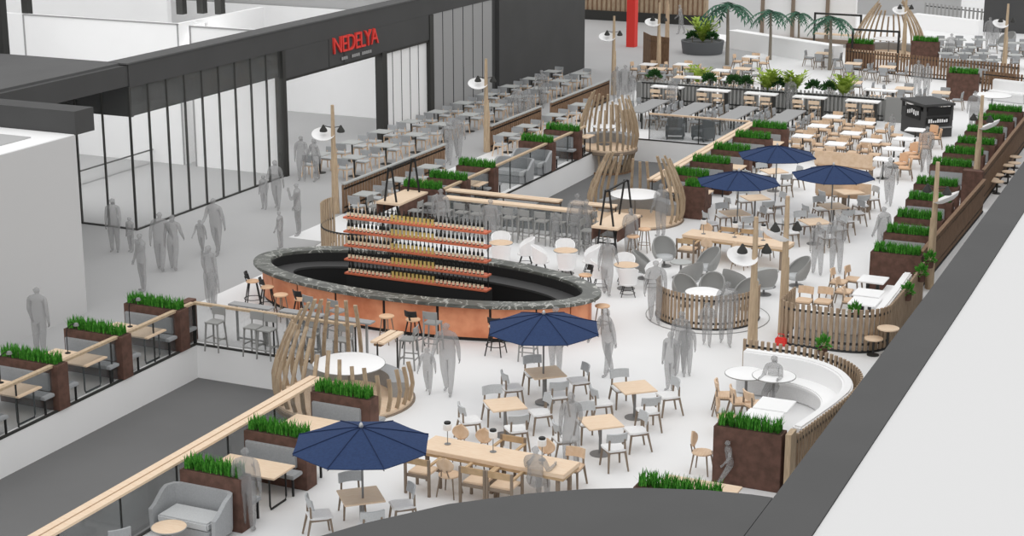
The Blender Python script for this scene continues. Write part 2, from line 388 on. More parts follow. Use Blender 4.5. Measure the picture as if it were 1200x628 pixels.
@kind('tub_chair')
def _():
    def sh(u, v):
        a = PI*(1.25+0) + (u-.5)*1.5*PI + PI/4
        h = .2+.38*math.cos((u-.5)*PI)**.7
        r = .3+.06*v
        return (math.cos(a)*r, math.sin(a)*r*.95, .42+h*v)
    P = [('shell', MB().grid(sh, 18, 4, .03).mesh('shell', 'wtop'), None),
         ('seat', MB().lathe([(.2, .36), (.3, .4), (.31, .44), (.28, .46)], 18).mesh('seat', 'wtop'), None)]
    for sx in (-1, 1):
        P.append(('leg', MB().tube([(sx*.12, .12, .38), (sx*.24, .24, 0)], [.02, .013], 6).mesh('leg', 'black'), None))
        P.append(('leg', MB().tube([(sx*.12, -.12, .38), (sx*.24, -.24, 0)], [.02, .013], 6).mesh('leg', 'black'), None))
    P.append(('leg_ring', MB().tube([(x*.95, y*.95, .1) for x, y in ring(.26, 12)], .01, 5).mesh('leg_ring', 'black'), None))
    return P
@kind('egg_chair')
def _():
    def sh(u, v):
        a = 1.5*PI + (u-.5)*1.35*PI
        k = math.cos((u-.5)*PI*.96)
        z = .28+(.22+.58*max(k, 0)**.8)*v
        r = .34+.14*math.sin(v*PI*.75)
        return (math.cos(a)*r*1.08, math.sin(a)*r-.08*v*k, z)
    P = [('shell', MB().grid(sh, 20, 7, .05).mesh('shell', 'gpaint'), None),
         ('seat_cushion', MB().lathe([(.2, .24), (.36, .27), (.4, .34), (.37, .41), (.2, .43)], 18).mesh('seat_cushion', 'fabric'), None),
         ('swivel_base', MB().lathe([(.3, 0), (.3, .02), (.05, .05), (.04, .26)], 16).mesh('swivel_base', 'greym'), None)]
    return P
@kind('bar_stool')
def _():
    P = [('seat', MB().box(-.2, .2, -.19, .2, .74, .78).mesh('seat', 'gpaint', .01), None),
         ('backrest', backpanel(.4, .9, 1.1, -.21, .03, .025, 4, .02).mesh('backrest', 'gpaint'), None),
         ('back_post', MB().bar((-.17, -.19, .76), (-.17, -.215, .98), .03, .02).mesh('back_post', 'gpaint'), None), ('back_post', MB().bar((.17, -.19, .76), (.17, -.215, .98), .03, .02).mesh('back_post', 'gpaint'), None)]
    for sx in (-1, 1):
        for sy in (-1, 1): P.append(('leg', MB().bar((sx*.17, sy*.16, .74), (sx*.21, sy*.21, 0), .04, .04, .03, .03).mesh('leg', 'gpaint'), None))
    P.append(('footrest', MB().bar((-.2, .19, .25), (.2, .19, .25), .025, .025).bar((-.2, -.19, .25), (.2, -.19, .25), .025, .025).bar((-.2, -.19, .32), (-.2, .19, .32), .025, .025).bar((.2, -.19, .32), (.2, .19, .32), .025, .025).mesh('footrest', 'gpaint'), None))
    return P
@kind('black_bar_stool')
def _():
    P = [('seat', MB().lathe([(.17, .73), (.19, .74), (.19, .765), (.17, .775)], 16).mesh('seat', 'orange'), None),
         ('backrest', backpanel(.36, .86, 1.02, -.2, .09, .03).mesh('backrest', 'black'), None),
         ('back_frame', MB().bar((0, -.15, .72), (0, -.22, .9), .05, .02).mesh('back_frame', 'black'), None)]
    for sx in (-1, 1):
        for sy in (-1, 1): P.append(('leg', MB().tube([(sx*.1, sy*.1, .73), (sx*.22, sy*.22, 0)], [.022, .016], 6).mesh('leg', 'black'), None))
    P.append(('footrest', MB().tube([(x, y, .26) for x, y in ring(.25, 14)], .012, 5).mesh('footrest', 'black'), None))
    return P
@kind('wooden_stool')
def _():
    P = [('seat', MB().lathe([(.18, .7), (.2, .71), (.2, .74), (.18, .75)], 16).mesh('seat', 'orange'), None)]
    for k in range(4):
        a = PI/4+k*PI/2; P.append(('leg', MB().tube([(.12*math.cos(a), .12*math.sin(a), .71), (.23*math.cos(a), .23*math.sin(a), 0)], [.018, .013], 6).mesh('leg', 'legw'), None))
    P.append(('footrest', MB().tube([(x, y, .25) for x, y in ring(.195, 12)], .01, 5).mesh('footrest', 'legw'), None))
    return P
@kind('disc_table')
def _(): return [('tabletop', MB().lathe([(.24, .71), (.28, .72), (.28, .75), (.24, .76)], 18).mesh('tabletop', 'oak'), None), ('pedestal', MB().lathe([(.16, 0), (.16, .02), (.03, .04), (.03, .72)], 12).mesh('pedestal', 'mull'), None)]
@kind('disc_stool')
def _(): return [('seat', MB().lathe([(.2, .42), (.24, .43), (.24, .46), (.2, .47)], 18).mesh('seat', 'oak'), None),
                 ('pedestal', MB().lathe([(.16, 0), (.16, .02), (.03, .04), (.03, .43)], 12).mesh('pedestal', 'mull'), None)]
def square_table(topm, colm, s=.8, z=.75, r=.23):
    return [('tabletop', MB().box(-s/2, s/2, -s/2, s/2, z-.035, z).mesh('tabletop', topm, .006), None),
            ('column', MB().tube([(0, 0, .02), (0, 0, z-.03)], .035, 8).mesh('column', colm), None),
            ('base_plate', MB().lathe([(r, 0), (r, .015), (.06, .03)], 20).mesh('base_plate', colm), None)]
@kind('square_table')
def _(): return square_table('oak', 'greym')
@kind('grey_table')
def _(): return square_table('gtop', 'mull', .72)
@kind('white_table')
def _(): return square_table('wtop', 'mull', .75)
def round_table(topm, r, z, colm='greym', th=.03):
    return [('tabletop', MB().lathe([(r-.02, z-th), (r, z-th+.01), (r, z-.005), (r-.01, z)], 32).mesh('tabletop', topm), None),
            ('edge_band', MB().lathe([(r, z-th+.004), (r+.012, z-th+.006), (r+.012, z-.006), (r, z-.003)], 32, cap=False).mesh('edge_band', 'gpaint'), None),
            ('column', MB().tube([(0, 0, .02), (0, 0, z-.02)], .035, 8).mesh('column', colm), None),
            ('base_plate', MB().lathe([(.26, 0), (.26, .015), (.06, .03)], 20).mesh('base_plate', colm), None)]
@kind('bistro_table')
def _(): return round_table('wood', .36, .72)
@kind('round_white_table')
def _(): return round_table('wtop', .5, .75)
@kind('pod_table')
def _(): return round_table('wtop', .85, .78)
@kind('side_table')
def _(): return round_table('gtop', .32, .5)
@kind('oak_side_table')
def _(): return round_table('oak', .33, .5)
@kind('long_table')
def _():
    P = [('tabletop', MB().box(-1.68, 1.68, -.4, .4, .66, .75).mesh('tabletop', 'oak', .008), None),
         ('apron', MB().box(-1.66, 1.66, -.385, .385, .6, .66).mesh('apron', 'oakd'), None)]
    for x in (-1.5, 0, 1.5):
        for y in (-.28, .28): P.append(('leg', MB().box(x-.035, x+.035, y-.035, y+.035, 0, .62).mesh('leg', 'legw'), None))
    return P
@kind('table_lamp')
def _():
    return [('stem', MB().tube([(0, 0, .01), (0, 0, .36)], .01, 6).lathe([(.07, 0), (.07, .012), (.01, .02)], 12).mesh('stem', 'greym'), None),
            ('lamp_shade', MB().lathe([(.085, .32), (.09, .33), (.09, .45), (.08, .455)], 16).mesh('lamp_shade', 'wtop'), None),
            ('cap', MB().lathe([(.07, .455), (.072, .46), (.072, .49), (.06, .5)], 16).mesh('cap', 'black'), None)]
@kind('slatted_bench_table')
def _():
    P = [('tabletop', MB().box(-.42, .42, -1.7, 1.7, .7, .75).mesh('tabletop', 'panel', .005), None)]
    for y in (-1.5, 0, 1.5):
        for x in (-.3, .3): P.append(('leg', MB().box(x-.03, x+.03, y-.03, y+.03, 0, .7).mesh('leg', 'mull'), None))
    return P
def octa(R, k): return (R*math.cos(PI/8+k*PI/4), R*math.sin(PI/8+k*PI/4))
@kind('parasol')
def _():
    R, zt, zr = 1.36, 2.2, 1.86
    def canopy(z0):
        vs = [(0, 0, zt-z0)]; fs = []; n = 5
        for i in range(1, n+1):
            t = i/n
            for k in range(8):
                x, y = octa(R*t, k); x2, y2 = octa(R*t, k+1)
                z = zt-(zt-zr)*(t**1.12)-z0
                vs += [(x, y, z), ((x+x2)/2*.995, (y+y2)/2*.995, z-.012*t)]
        for k in range(16): fs.append((0, 1+k, 1+(k+1) % 16))
        for i in range(n-1):
            o = 1+i*16
            for k in range(16): fs.append((o+k, o+16+k, o+16+(k+1) % 16, o+(k+1) % 16))
        return vs, fs
    a, f = canopy(0); b, _ = canopy(.02); m = MB().add(a, f); m.add(b, [tuple(reversed(q)) for q in f]); nn = len(a)
    for k in range(16):
        o = 1+4*16; m.f.append((o+k, o+nn+k, o+nn+(k+1) % 16, o+(k+1) % 16))
    P = [('canopy', m.mesh('canopy', 'navy'), None), ('pole', MB().tube([(0, 0, .03), (0, 0, 2.2)], .022, 8).mesh('pole', 'greym'), None),
         ('finial', MB().lathe([(.03, 2.18), (.045, 2.22), (.03, 2.28), (0, 2.31)], 10).mesh('finial', 'steel'), None),
         ('base_plate', MB().lathe([(.2, .03), (.2, .045), (.04, .06)], 16).mesh('base_plate', 'greym'), None)]
    for k in range(8):
        x, y = octa(R, k); pts = [(x*t, y*t, zt-(zt-zr)*(t**1.12)+.008) for t in (.02, .25, .5, .75, 1)]
        P.append(('seam', MB().tube(pts, .009, 4).mesh('seam', 'navyd'), None))
        P.append(('rib', MB().tube([(p[0], p[1], p[2]-.05) for p in pts], .01, 4).mesh('rib', 'mull'), None))
    return P
def grass_mesh(L, d, z, n, h=.3, seed=1):
    rd = random.Random(seed); m = MB()
    for i in range(n):
        x = rd.uniform(-L/2, L/2); y = rd.uniform(-d/2, d/2); a = rd.uniform(0, 2*PI); hh = h*rd.uniform(.6, 1.15); wd = .014; le = rd.uniform(.02, .13)
        dx, dy = math.cos(a)*wd, math.sin(a)*wd; lx, ly = math.cos(a+1.5)*le, math.sin(a+1.5)*le
        m.add([(x-dx, y-dy, z), (x+dx, y+dy, z), (x+dx*.8+lx*.35, y+dy*.8+ly*.35, z+hh*.6), (x-dx*.8+lx*.35, y-dy*.8+ly*.35, z+hh*.6), (x+lx, y+ly, z+hh)], [(0, 1, 2, 3), (3, 2, 4)])
    return m
def booth(L, H=1.1, cush=(1, 1), seats=(1, 1), n=520):
    P = [('planter_box', MB().box(-L/2, L/2, -.2, .2, 0, H).mesh('planter_box', 'cort', .008), None),
         ('soil', MB().box(-L/2+.04, L/2-.04, -.16, .16, H, H+.012).mesh('soil', 'soil'), None),
         ('grass', grass_mesh(L-.16, .3, H, n).mesh('grass', 'grass', smooth=False), None, 'stuff')]
    for i, sy in enumerate((-1, 1)):
        if cush[i]: P.append(('back_cushion', MB().box(-L/2+.05, L/2-.22, sy*.2-.05, sy*.2+.05, .47, .9).mesh('back_cushion', 'fabm', .02), None))
        if seats[i]:
            s = len(P); y0, y1 = sorted((sy*.25, sy*.62))
            P.append(('bench_seat', MB().box(-L/2+.05, L/2-.06, y0, y1, .38, .46).mesh('bench_seat', 'fabm', .015), None))
            P.append(('leg', MB().box(L/2-.14, L/2-.1, sy*.55-.02, sy*.55+.02, 0, .38).mesh('leg', 'black'), s)); P.append(('leg', MB().box(-L/2+.1, -L/2+.14, sy*.55-.02, sy*.55+.02, 0, .38).mesh('leg', 'black'), s))
    return P
@kind('booth_planter')
def _(): return booth(1.75)
@kind('booth_planter_short')
def _(): return booth(1.5)
@kind('booth_planter_single')
def _(): return booth(1.4, cush=(0, 1), seats=(0, 1))
@kind('big_planter')
def _(): return booth(1.45, 1.25, (0, 0), (0, 0), 480)
@kind('booth_table')
def _():
    P = [('tabletop', MB().box(-.78, .78, -.4, .4, .71, .75).mesh('tabletop', 'oak', .006), None)]
    for x in (-.6, .6):
        P.append(('leg', MB().tube([(x, -.3, .71), (x, -.3, .1), (x, -.27, .02), (x, .27, .02), (x, .3, .1), (x, .3, .71)], .022, 6).mesh('leg', 'black'), None))
    return P
@kind('loveseat')
def _():
    pth = [(-.66, .36), (-.66, -.16), (-.6, -.3), (-.45, -.36), (.45, -.36), (.6, -.3), (.66, -.16), (.66, .36)]
    def sh(u, v):
        i = min(int(u*7), 6); t = u*7-i; a, b = pth[i], pth[i+1]; x = a[0]+(b[0]-a[0])*t; y = a[1]+(b[1]-a[1])*t
        top = .85 if y < -.1 else .85-.3*min(1, (y+.1)/.4)
        return (x*(1+.03*v), y*(1+.03*v), .12+(top-.12)*v)
    return [('shell', MB().grid(sh, 28, 4, -.09).mesh('shell', 'fabm'), None),
            ('seat_cushion', MB().box(-.58, .58, -.28, .36, .3, .46).mesh('seat_cushion', 'fabric', .03), None),
            ('plinth', MB().box(-.6, .6, -.3, .33, .02, .3).mesh('plinth', 'fabm', .02), None),
            ('foot', MB().cb((-.5, .25, .03), (.05, .05, .06)).cb((.5, .25, .03), (.05, .05, .06)).cb((-.5, -.25, .03), (.05, .05, .06)).cb((.5, -.25, .03), (.05, .05, .06)).mesh('foot', 'mull'), None)]
@kind('white_counter')
def _():
    return [('tabletop', MB().box(-.72, .72, -.28, .28, 1.01, 1.06).mesh('tabletop', 'wtop', .005), None),
            ('leg', MB().box(-.6, -.54, -.2, .2, 0, 1.01).mesh('leg', 'mull'), None), ('leg', MB().box(.54, .6, -.2, .2, 0, 1.01).mesh('leg', 'mull'), None),
            ('footrest', MB().box(-.56, .56, -.03, .03, .22, .26).mesh('footrest', 'mull'), None)]
@kind('counter_chair')
def _():
    P = [('seat', MB().box(-.22, .22, -.2, .2, .66, .7).mesh('seat', 'oak', .01), None), ('backrest', MB().box(-.24, .24, -.24, -.2, .84, 1.0).mesh('backrest', 'oak', .01), None)]
    for sx in (-1, 1):
        for y, h in ((.18, .66), (-.2, .98)): P.append(('leg', MB().box(sx*.2-.02, sx*.2+.02, y-.02, y+.02, 0, h).mesh('leg', 'legw'), None))
    return P
@kind('high_table')
def _():
    P = [('tabletop', MB().box(-.44, .44, -1.0, 1.0, .98, 1.05).mesh('tabletop', 'oak', .006), None),
         ('side_panel', MB().box(.4, .43, -.98, .98, .62, .98).box(-.43, -.4, -.98, .98, .62, .98).mesh('side_panel', 'cort'), None)]
    for y in (-.8, .8):
        P.append(('trestle', MB().bar((-.36, y, 0), (-.06, y, 2.15), .05, .05).bar((.36, y, 0), (.06, y, 2.15), .05, .05).bar((-.3, y, .5), (.3, y, .5), .04, .04).bar((-.09, y, 2.15), (.09, y, 2.15), .05, .05).mesh('trestle', 'black'), None))
    P.append(('ridge_bar', MB().bar((0, -.9, 2.15), (0, .9, 2.15), .05, .05).mesh('ridge_bar', 'black'), None))
    return P
def lamp_post(tx, ty, dx=-.3):
    H = 3.75
    pole = MB().tube([(0, 0, 0), (0, 0, H*.5), (0, 0, H)], [.115, .09, .055], 10)
    brace = MB().tube([(.11, .02, 0), (.08, .02, 2.1)], [.05, .035], 8)
    dish = MB().lathe([(.02, -.09), (.2, -.075), (.31, -.03), (.385, .05), (.395, .06), (.31, -.01), (.2, -.055), (.02, -.07)], 24)
    m = Matrix.Translation((dx, -.14, 2.72)) @ Matrix.Rotation(math.radians(tx), 4, 'X') @ Matrix.Rotation(math.radians(ty), 4, 'Y')
    dish.v = [tuple(m @ Vector(v)) for v in dish.v]
    P = [('pole', pole.mesh('pole', 'pole'), None), ('brace', brace.mesh('brace', 'pole'), None), ('reflector', dish.mesh('reflector', 'wtop'), None),
         ('arm', MB().tube([(0, 0, 2.98), (-.32, -.12, 3.04)], .014, 6).tube([(0, 0, 2.98), (.3, .06, 3.04)], .014, 6).mesh('arm', 'mull'), None)]
    for x, y in ((-.3, -.12), (.28, .05)):
        h = MB().lathe([(0, 3.08), (.03, 3.07), (.05, 3.02), (.125, 2.91), (.135, 2.85), (.11, 2.83), (0, 2.85)], 16, (x, y))
        P.append(('lamp_head', h.mesh('lamp_head', 'mull'), None))
    return P
@kind('lamp_post')
def _(): return lamp_post(22, 12)
@kind('lamp_post_edge')
def _(): return lamp_post(-14, 24)
@kind('wine_bottle')
def _(): return [('bottle', MB().lathe([(.034, 0), (.037, .01), (.037, .19), (.03, .22), (.014, .25), (.013, .3), (.015, .305), (.014, .315)], 10).mesh('bottle', 'btl'), None),
                 ('label', MB().lathe([(.0385, .035), (.0388, .04), (.0388, .13), (.0385, .135)], 10).mesh('label', 'cream'), None)]
@kind('straw_bottle')
def _(): return [('bottle', MB().lathe([(.034, 0), (.037, .01), (.037, .2), (.03, .23), (.014, .27), (.013, .33), (.015, .335), (.014, .345)], 10).mesh('bottle', 'btl'), None),
                 ('label', MB().lathe([(.0385, .02), (.0388, .025), (.0388, .195), (.0385, .2)], 10).mesh('label', 'straw'), None)]
def leaf_ball(m, c, r, n, rd, ln=.16, wd=.05, flat=.8):
    for i in range(n):
        a = rd.uniform(0, 2*PI); b = rd.uniform(-.3, 1.4); rr = r*rd.uniform(.2, .75)
        d = Vector((math.cos(a)*math.cos(b), math.sin(a)*math.cos(b), math.sin(b))); p = Vector(c)+d*rr; p.z = c[2]+(p.z-c[2])*flat
        t = d.cross(Vector((rd.uniform(-1, 1), rd.uniform(-1, 1), rd.uniform(-1, 1)))).normalized(); e = p+(d+Vector((0, 0, .15)))*ln*rd.uniform(.7, 1.3)
        m.add([p, p+(e-p)*.5+t*wd, e, p+(e-p)*.5-t*wd], [(0, 1, 2, 3)])
    return m
@kind('bushy_plant')
def _():
    rd = random.Random(3); return [('foliage', leaf_ball(MB(), (0, 0, .3), .42, 260, rd).mesh('foliage', 'leafd', smooth=False), None),
                                   ('stem', MB().tube([(0, 0, 0), (0, 0, .35)], .03, 6).mesh('stem', 'trunk'), None)]
@kind('feathery_plant')
def _():
    rd = random.Random(5); m = MB()
    for i in range(46):
        a = rd.uniform(0, 2*PI); R = rd.uniform(.25, .65); h = rd.uniform(.5, 1.05); pts = [(math.cos(a)*R*t**1.4, math.sin(a)*R*t**1.4, h*t-.18*t*t) for t in (0, .3, .6, .8, 1)]
        for k in range(1, 5):
            p, q = Vector(pts[k-1]), Vector(pts[k]); t = Vector((-math.sin(a), math.cos(a), 0))
            for s in (-1, 1):
                e = q+t*s*.13+Vector((math.cos(a)*.06, math.sin(a)*.06, .04)); m.add([p, q, e], [(0, 1, 2)])
    return [('foliage', m.mesh('foliage', 'leafy', smooth=False), None), ('stem', MB().tube([(0, 0, 0), (0, 0, .3)], .035, 6).mesh('stem', 'trunk'), None)]
@kind('palm_tree')
def _():
    rd = random.Random(9); P = [('trunk', MB().tube([(0, 0, 0), (.03, .02, 1.1), (0, .05, 2.3)], [.09, .07, .055], 8).mesh('trunk', 'trunk'), None)]
    for i in range(11):
        a = i*2*PI/11+rd.uniform(-.2, .2); el = rd.uniform(.1, .9); L = rd.uniform(.9, 1.25); m = MB(); pts = []
        for k in range(9):
            t = k/8; pts.append(Vector((math.cos(a)*L*t*math.cos(el*.7), math.sin(a)*L*t*math.cos(el*.7), 2.3+L*(math.sin(el)*t-.75*t*t))))
        m.tube(pts, [.014*(1-.7*k/8) for k in range(9)], 4); sd = Vector((-math.sin(a), math.cos(a), 0))
        for k in range(1, 9):
            for s in (-1, 1):
                b = pts[k]; tip = b+sd*s*.36*math.sin(PI*(k/9)**.7)+(pts[k]-pts[k-1])*1.2+Vector((0, 0, -.1)); m.add([b-(pts[k]-pts[k-1])*.62, b+(pts[k]-pts[k-1])*.62, tip], [(0, 1, 2)])
        P.append(('frond', m.mesh('frond', 'palm', smooth=False), None))
    return P
@kind('potted_plant')
def _():
    rd = random.Random(11); return [('pot', MB().lathe([(.1, 0), (.14, .02), (.17, .24), (.15, .24), (.14, .2)], 14).mesh('pot', 'cort'), None),
                                    ('foliage', leaf_ball(MB(), (0, 0, .3), .26, 120, rd, .16, .03, 1.2).mesh('foliage', 'grass', smooth=False), None)]
# ------------------------------------------------------------------ people: one skinned surface per figure, five fingers on each hand
def human(pose='stand', build='man'):
    V = []; E = []; R = []
    def v(p, r, par=None):
        V.append(Vector(p)); R.append(r if isinstance(r, tuple) else (r, r))
        if par is not None: E.append((par, len(V)-1))
        return len(V)-1
    wom = build == 'woman'; ch = build == 'child'
    seat = pose == 'sit'; k = 1.0
    hip = .53 if not seat else .28
    pel = v((0, 0, hip), (.11, .078))
    lean = .05 if pose in ('run', 'walk') else 0
    sp = v((0, .01+lean*.3, hip+.09), (.088 if wom else .112, .068), pel)
    chs = v((0, .01+lean*.7, hip+.2), (.1 if wom else .128, .074), sp)
    nb = v((0, lean, hip+.285), (.07, .05), chs)
    nk = v((0, .008+lean, hip+.325), .029, nb)
    hr = 1.22 if ch else 1
    jaw = v((0, .016+lean, hip+.355), (.034*hr, .036*hr), nk)
    hd = v((0, .006+lean, hip+.395*(1.01 if ch else 1)), (.043*hr, .05*hr), jaw)
    ht = v((0, -.002+lean, hip+.43*(1.03 if ch else 1)), (.033*hr, .037*hr), hd)
    v((0, .062*hr+lean, hip+.378), .007, hd)
    for s in (-1, 1): v((s*.05*hr, .0+lean, hip+.385), .008, hd)
    if wom:
        h1 = v((0, -.036+lean, hip+.37), (.04, .025), hd); v((0, -.045+lean, hip+.3), (.045, .02), h1)
    sw = {'stand': (.02, -.02), 'walk': (.17, -.17), 'run': (.6, -.7), 'phone': (.02, -.02), 'sit': (1.45, 1.45)}[pose]
    for s, a in ((-1, sw[0]), (1, sw[1])):
        hj = v((s*.048, 0, hip-.035), (.068, .075), pel)
        th = .235; sh = .235
        kn = Vector((s*.055, math.sin(a)*th, hip-.035-math.cos(a)*th)); b = 0 if a > 0 and pose != 'sit' else (.15 if pose == 'walk' else .9 if pose == 'run' else 0)
        if pose == 'stand' or pose == 'phone': b = .02
        mid = v(tuple((Vector((s*.05, 0, hip-.035))+kn)/2+Vector((0, .006, 0))), (.06, .064), hj)
        ki = v(kn, (.05, .052), mid)
        a2 = a-b if pose != 'sit' else .05
        an = kn+Vector((0, math.sin(a2)*sh, -math.cos(a2)*sh))
        cf = v(tuple(kn*.65+an*.35+Vector((0, -.008, 0))), (.044, .046), ki)
        ai = v(an, .032, cf); hl = v(an+Vector((0, -.012, -.018)), .02, ai); v(an+Vector((s*.012, .075, -.026)), (.022, .013), hl)
    if wom and pose != 'sit' and pose != 'run':
        pass
    arm = {'stand': ((.12, .3), (-.08, .2)), 'walk': ((-.25, .1), (.25, .5)), 'run': ((.3, .5), (.5, .7)), 'phone': ((.75, 2.2), (.1, .25)), 'sit': ((.5, 1.3), (.45, 1.2))}[pose]
    for s, (a, e) in ((-1, arm[0]), (1, arm[1])):
        S = Vector((s*(.1 if wom else .115), lean, hip+.265)); sj = v(S, .046 if not wom else .036, nb)
        out = .22 if pose != 'run' else 1.15
        d = Vector((s*math.sin(out)*.8, math.sin(a)*math.cos(out), -math.cos(a)*math.cos(out))).normalized(); el = S+d*.165
        v2 = v(S+d*.08, .038, sj); ei = v(el, .032, v2)
        a3 = a+e; d2 = Vector((s*.05, math.sin(a3), -math.cos(a3))).normalized(); wr = el+d2*.145
        fm = v(el+d2*.05, .03, ei); wi = v(wr, .021, fm); pm = v(wr+d2*.035, (.02, .012), wi)
        sdv = d2.cross(Vector((s, 0, 0))).normalized(); nr = Vector((-s, 0, 0))
        for q, ln in enumerate((.036, .042, .04, .031)):
            off = sdv*((q-1.5)*.0105); b0 = v(wr+d2*.058+off, .0062, pm); b1 = v(wr+d2*(.058+ln*.5)+off*1.15+nr*.004, .0055, b0); v(wr+d2*(.058+ln)+off*1.2+nr*.014, .0048, b1)
        t0 = v(wr+d2*.03-sdv*.022+nr*.004, .0068, pm); v(wr+d2*.056-sdv*.03+nr*.012, .0055, t0)
    me = bpy.data.meshes.new('body'); me.from_pydata([tuple(p) for p in V], E, [])
    o = bpy.data.objects.new('body', me); COL.objects.link(o)
    o.modifiers.new('skin', 'SKIN'); sv = me.skin_vertices[0].data
    for i, r in enumerate(R): sv[i].radius = r; sv[i].use_root = (i == 0)
    ss = o.modifiers.new('sub', 'SUBSURF'); ss.levels = 1; ss.render_levels = 1
    bpy.context.view_layer.update(); dg = bpy.context.evaluated_depsgraph_get()
    m2 = bpy.data.meshes.new_from_object(o.evaluated_get(dg)); bpy.data.objects.remove(o)
    zs = [q.co.z for q in m2.vertices]; z0, z1 = min(zs), max(zs); tot = (z1-z0) if not seat else (z1-z0)
    sc = 1.0/tot
    for q in m2.vertices: q.co = Vector((q.co.x*sc, q.co.y*sc, (q.co.z-z0)*sc))
    for p in m2.polygons: p.use_smooth = True
    m2.materials.clear(); m2.materials.append(W['person'])
    return m2
HM = {}
def person(pose, build, px, py, h, face, label, z=0, xy=None):
    key = (pose, build)
    if key not in HM: HM[key] = human(*key)
    p = xy or at(px, py, z)
    o = ob('person', HM[key], None, (p[0], p[1], z), math.radians(face)); o.scale = (h, h, h)
    return tag(o, label, 'person', 'grey translucent visitors')

@kind('club_chair')
def _(): return [('seat', MB().box(-.3, .3, -.25, .34, .18, .42).mesh('seat', 'fabd', .03), None), ('backrest', MB().box(-.34, .34, -.36, -.22, .1, .8).mesh('backrest', 'fabd', .03), None),
                 ('armrest', MB().box(-.4, -.29, -.34, .34, .1, .58).mesh('armrest', 'fabd', .03), None), ('armrest', MB().box(.29, .4, -.34, .34, .1, .58).mesh('armrest', 'fabd', .03), None)]+[('foot', MB().cb((x, y, .06), (.05, .05, .12)).mesh('foot', 'mull'), None) for x in (-.33, .33) for y in (-.29, .28)]
@kind('corner_planter')
def _(): return booth(.8, 1.1, (0, 0), (0, 0), 260)
@kind('reading_lamp')
def _(): return [('stem', MB().tube([(0, 0, 0), (0, 0, .5), (.02, 0, .62), (.12, 0, .72), (.22, 0, .76)], .012, 6).mesh('stem', 'black'), None), ('lamp_shade', MB().lathe([(.01, .78), (.05, .76), (.07, .7), (.06, .7)], 12, (.25, 0)).mesh('lamp_shade', 'greym'), None),
                 ('base', MB().lathe([(.07, 0), (.07, .015), (.015, .02)], 12).mesh('base', 'black'), None)]
# ================================================================== laying out the court
def resample(path, step):
    out = []; acc = 0; nxt = 0
    for a, b in zip(path, path[1:]):
        l = math.hypot(b[0]-a[0], b[1]-a[1])
        while nxt <= acc+l+1e-6:
            t = (nxt-acc)/l; out.append((a[0]+(b[0]-a[0])*t, a[1]+(b[1]-a[1])*t, math.atan2(b[1]-a[1], b[0]-a[0]))); nxt += step
        acc += l
    return out
def arc(cx, cy, r, a0, a1, n=20): return [(cx+r*math.cos(math.radians(a0+(a1-a0)*i/n)), cy+r*math.sin(math.radians(a0+(a1-a0)*i/n))) for i in range(n+1)]
def fence(label, path, h, step=.16, wd=.1, th=.03, m='slat', cap=None, group=None, name='slat_fence', rails=(.2, .85), hf=None, z0=.03):
    r = root(name, label, 'fence', (path[0][0], path[0][1], 0), 0, group); ox, oy = path[0]
    P = [(x-ox, y-oy) for x, y in path]; mb = MB()
    for i, (x, y, a) in enumerate(resample(P, step)):
        hh = hf(i) if hf else h; mb.cb((x, y, (hh+z0)/2), (wd, th, hh-z0), a)
    ob('slat_panel', mb.mesh('slat_panel', m, smooth=False), r)
    for z in rails: ob('rail', MB().ribbon(P, z*h-.03, z*h+.03, .03).mesh('rail', 'seam', smooth=False), r)
    if cap: ob('top_cap', MB().ribbon(P, h, h+.05, .12).mesh('top_cap', cap, smooth=False), r)
    ob('kick_plate', MB().ribbon(P, 0, .06, .07).mesh('kick_plate', 'seam', smooth=False), r)
    return r
def railing(label, p, q, double=False, glass=True, wdt=.09, m='oak'):
    r = root('handrail', label, 'railing', (p[0], p[1], 0)); dx, dy = q[0]-p[0], q[1]-p[1]; l = math.hypot(dx, dy); nx, ny = -dy/l, dx/l
    if double:
        for s in (-1, 1): ob('top_plank', MB().bar((s*nx*.105, s*ny*.105, 1.08), (dx+s*nx*.105, dy+s*ny*.105, 1.08), .17, .05).mesh('top_plank', m), r)
        ob('support', MB().bar((0, 0, 1.02), (dx, dy, 1.02), .2, .05).mesh('support', 'brown'), r)
    else: ob('top_plank', MB().bar((0, 0, 1.08), (dx, dy, 1.08), wdt*1.4, .06).mesh('top_plank', m), r)
    if glass: ob('glass_panel', MB().bar((0, 0, .53), (dx, dy, .53), .015, 1.0).mesh('glass_panel', 'rglass'), r)
    n = max(2, int(l/1.6)+1)
    for i in range(n):
        t = i/(n-1); ob('post', MB().bar((dx*t, dy*t, 0), (dx*t, dy*t, 1.05), .04, .02).mesh('post', 'mull'), r)
    return r
SIDE = lambda a: {0: 'outer-wall side', 1: 'far side', 2: 'shopfront side', 3: 'near side'}[int(((a % 360)+45)//90) % 4]
def chairs(key, what, nick, x, y, spots, group, cat='chair', suffix=None):
    """spots: (direction from the table centre in degrees, distance); the chair faces the table"""
    for sp in spots:
        a, d = sp[0], sp[1]; t = math.radians(a)
        px, py = x+math.cos(t)*d, y+math.sin(t)*d
        place(key, '%s, %s of %s' % (what, SIDE(a) if len(sp) < 3 else sp[2], nick), cat, (px, py), t+PI/2, group)
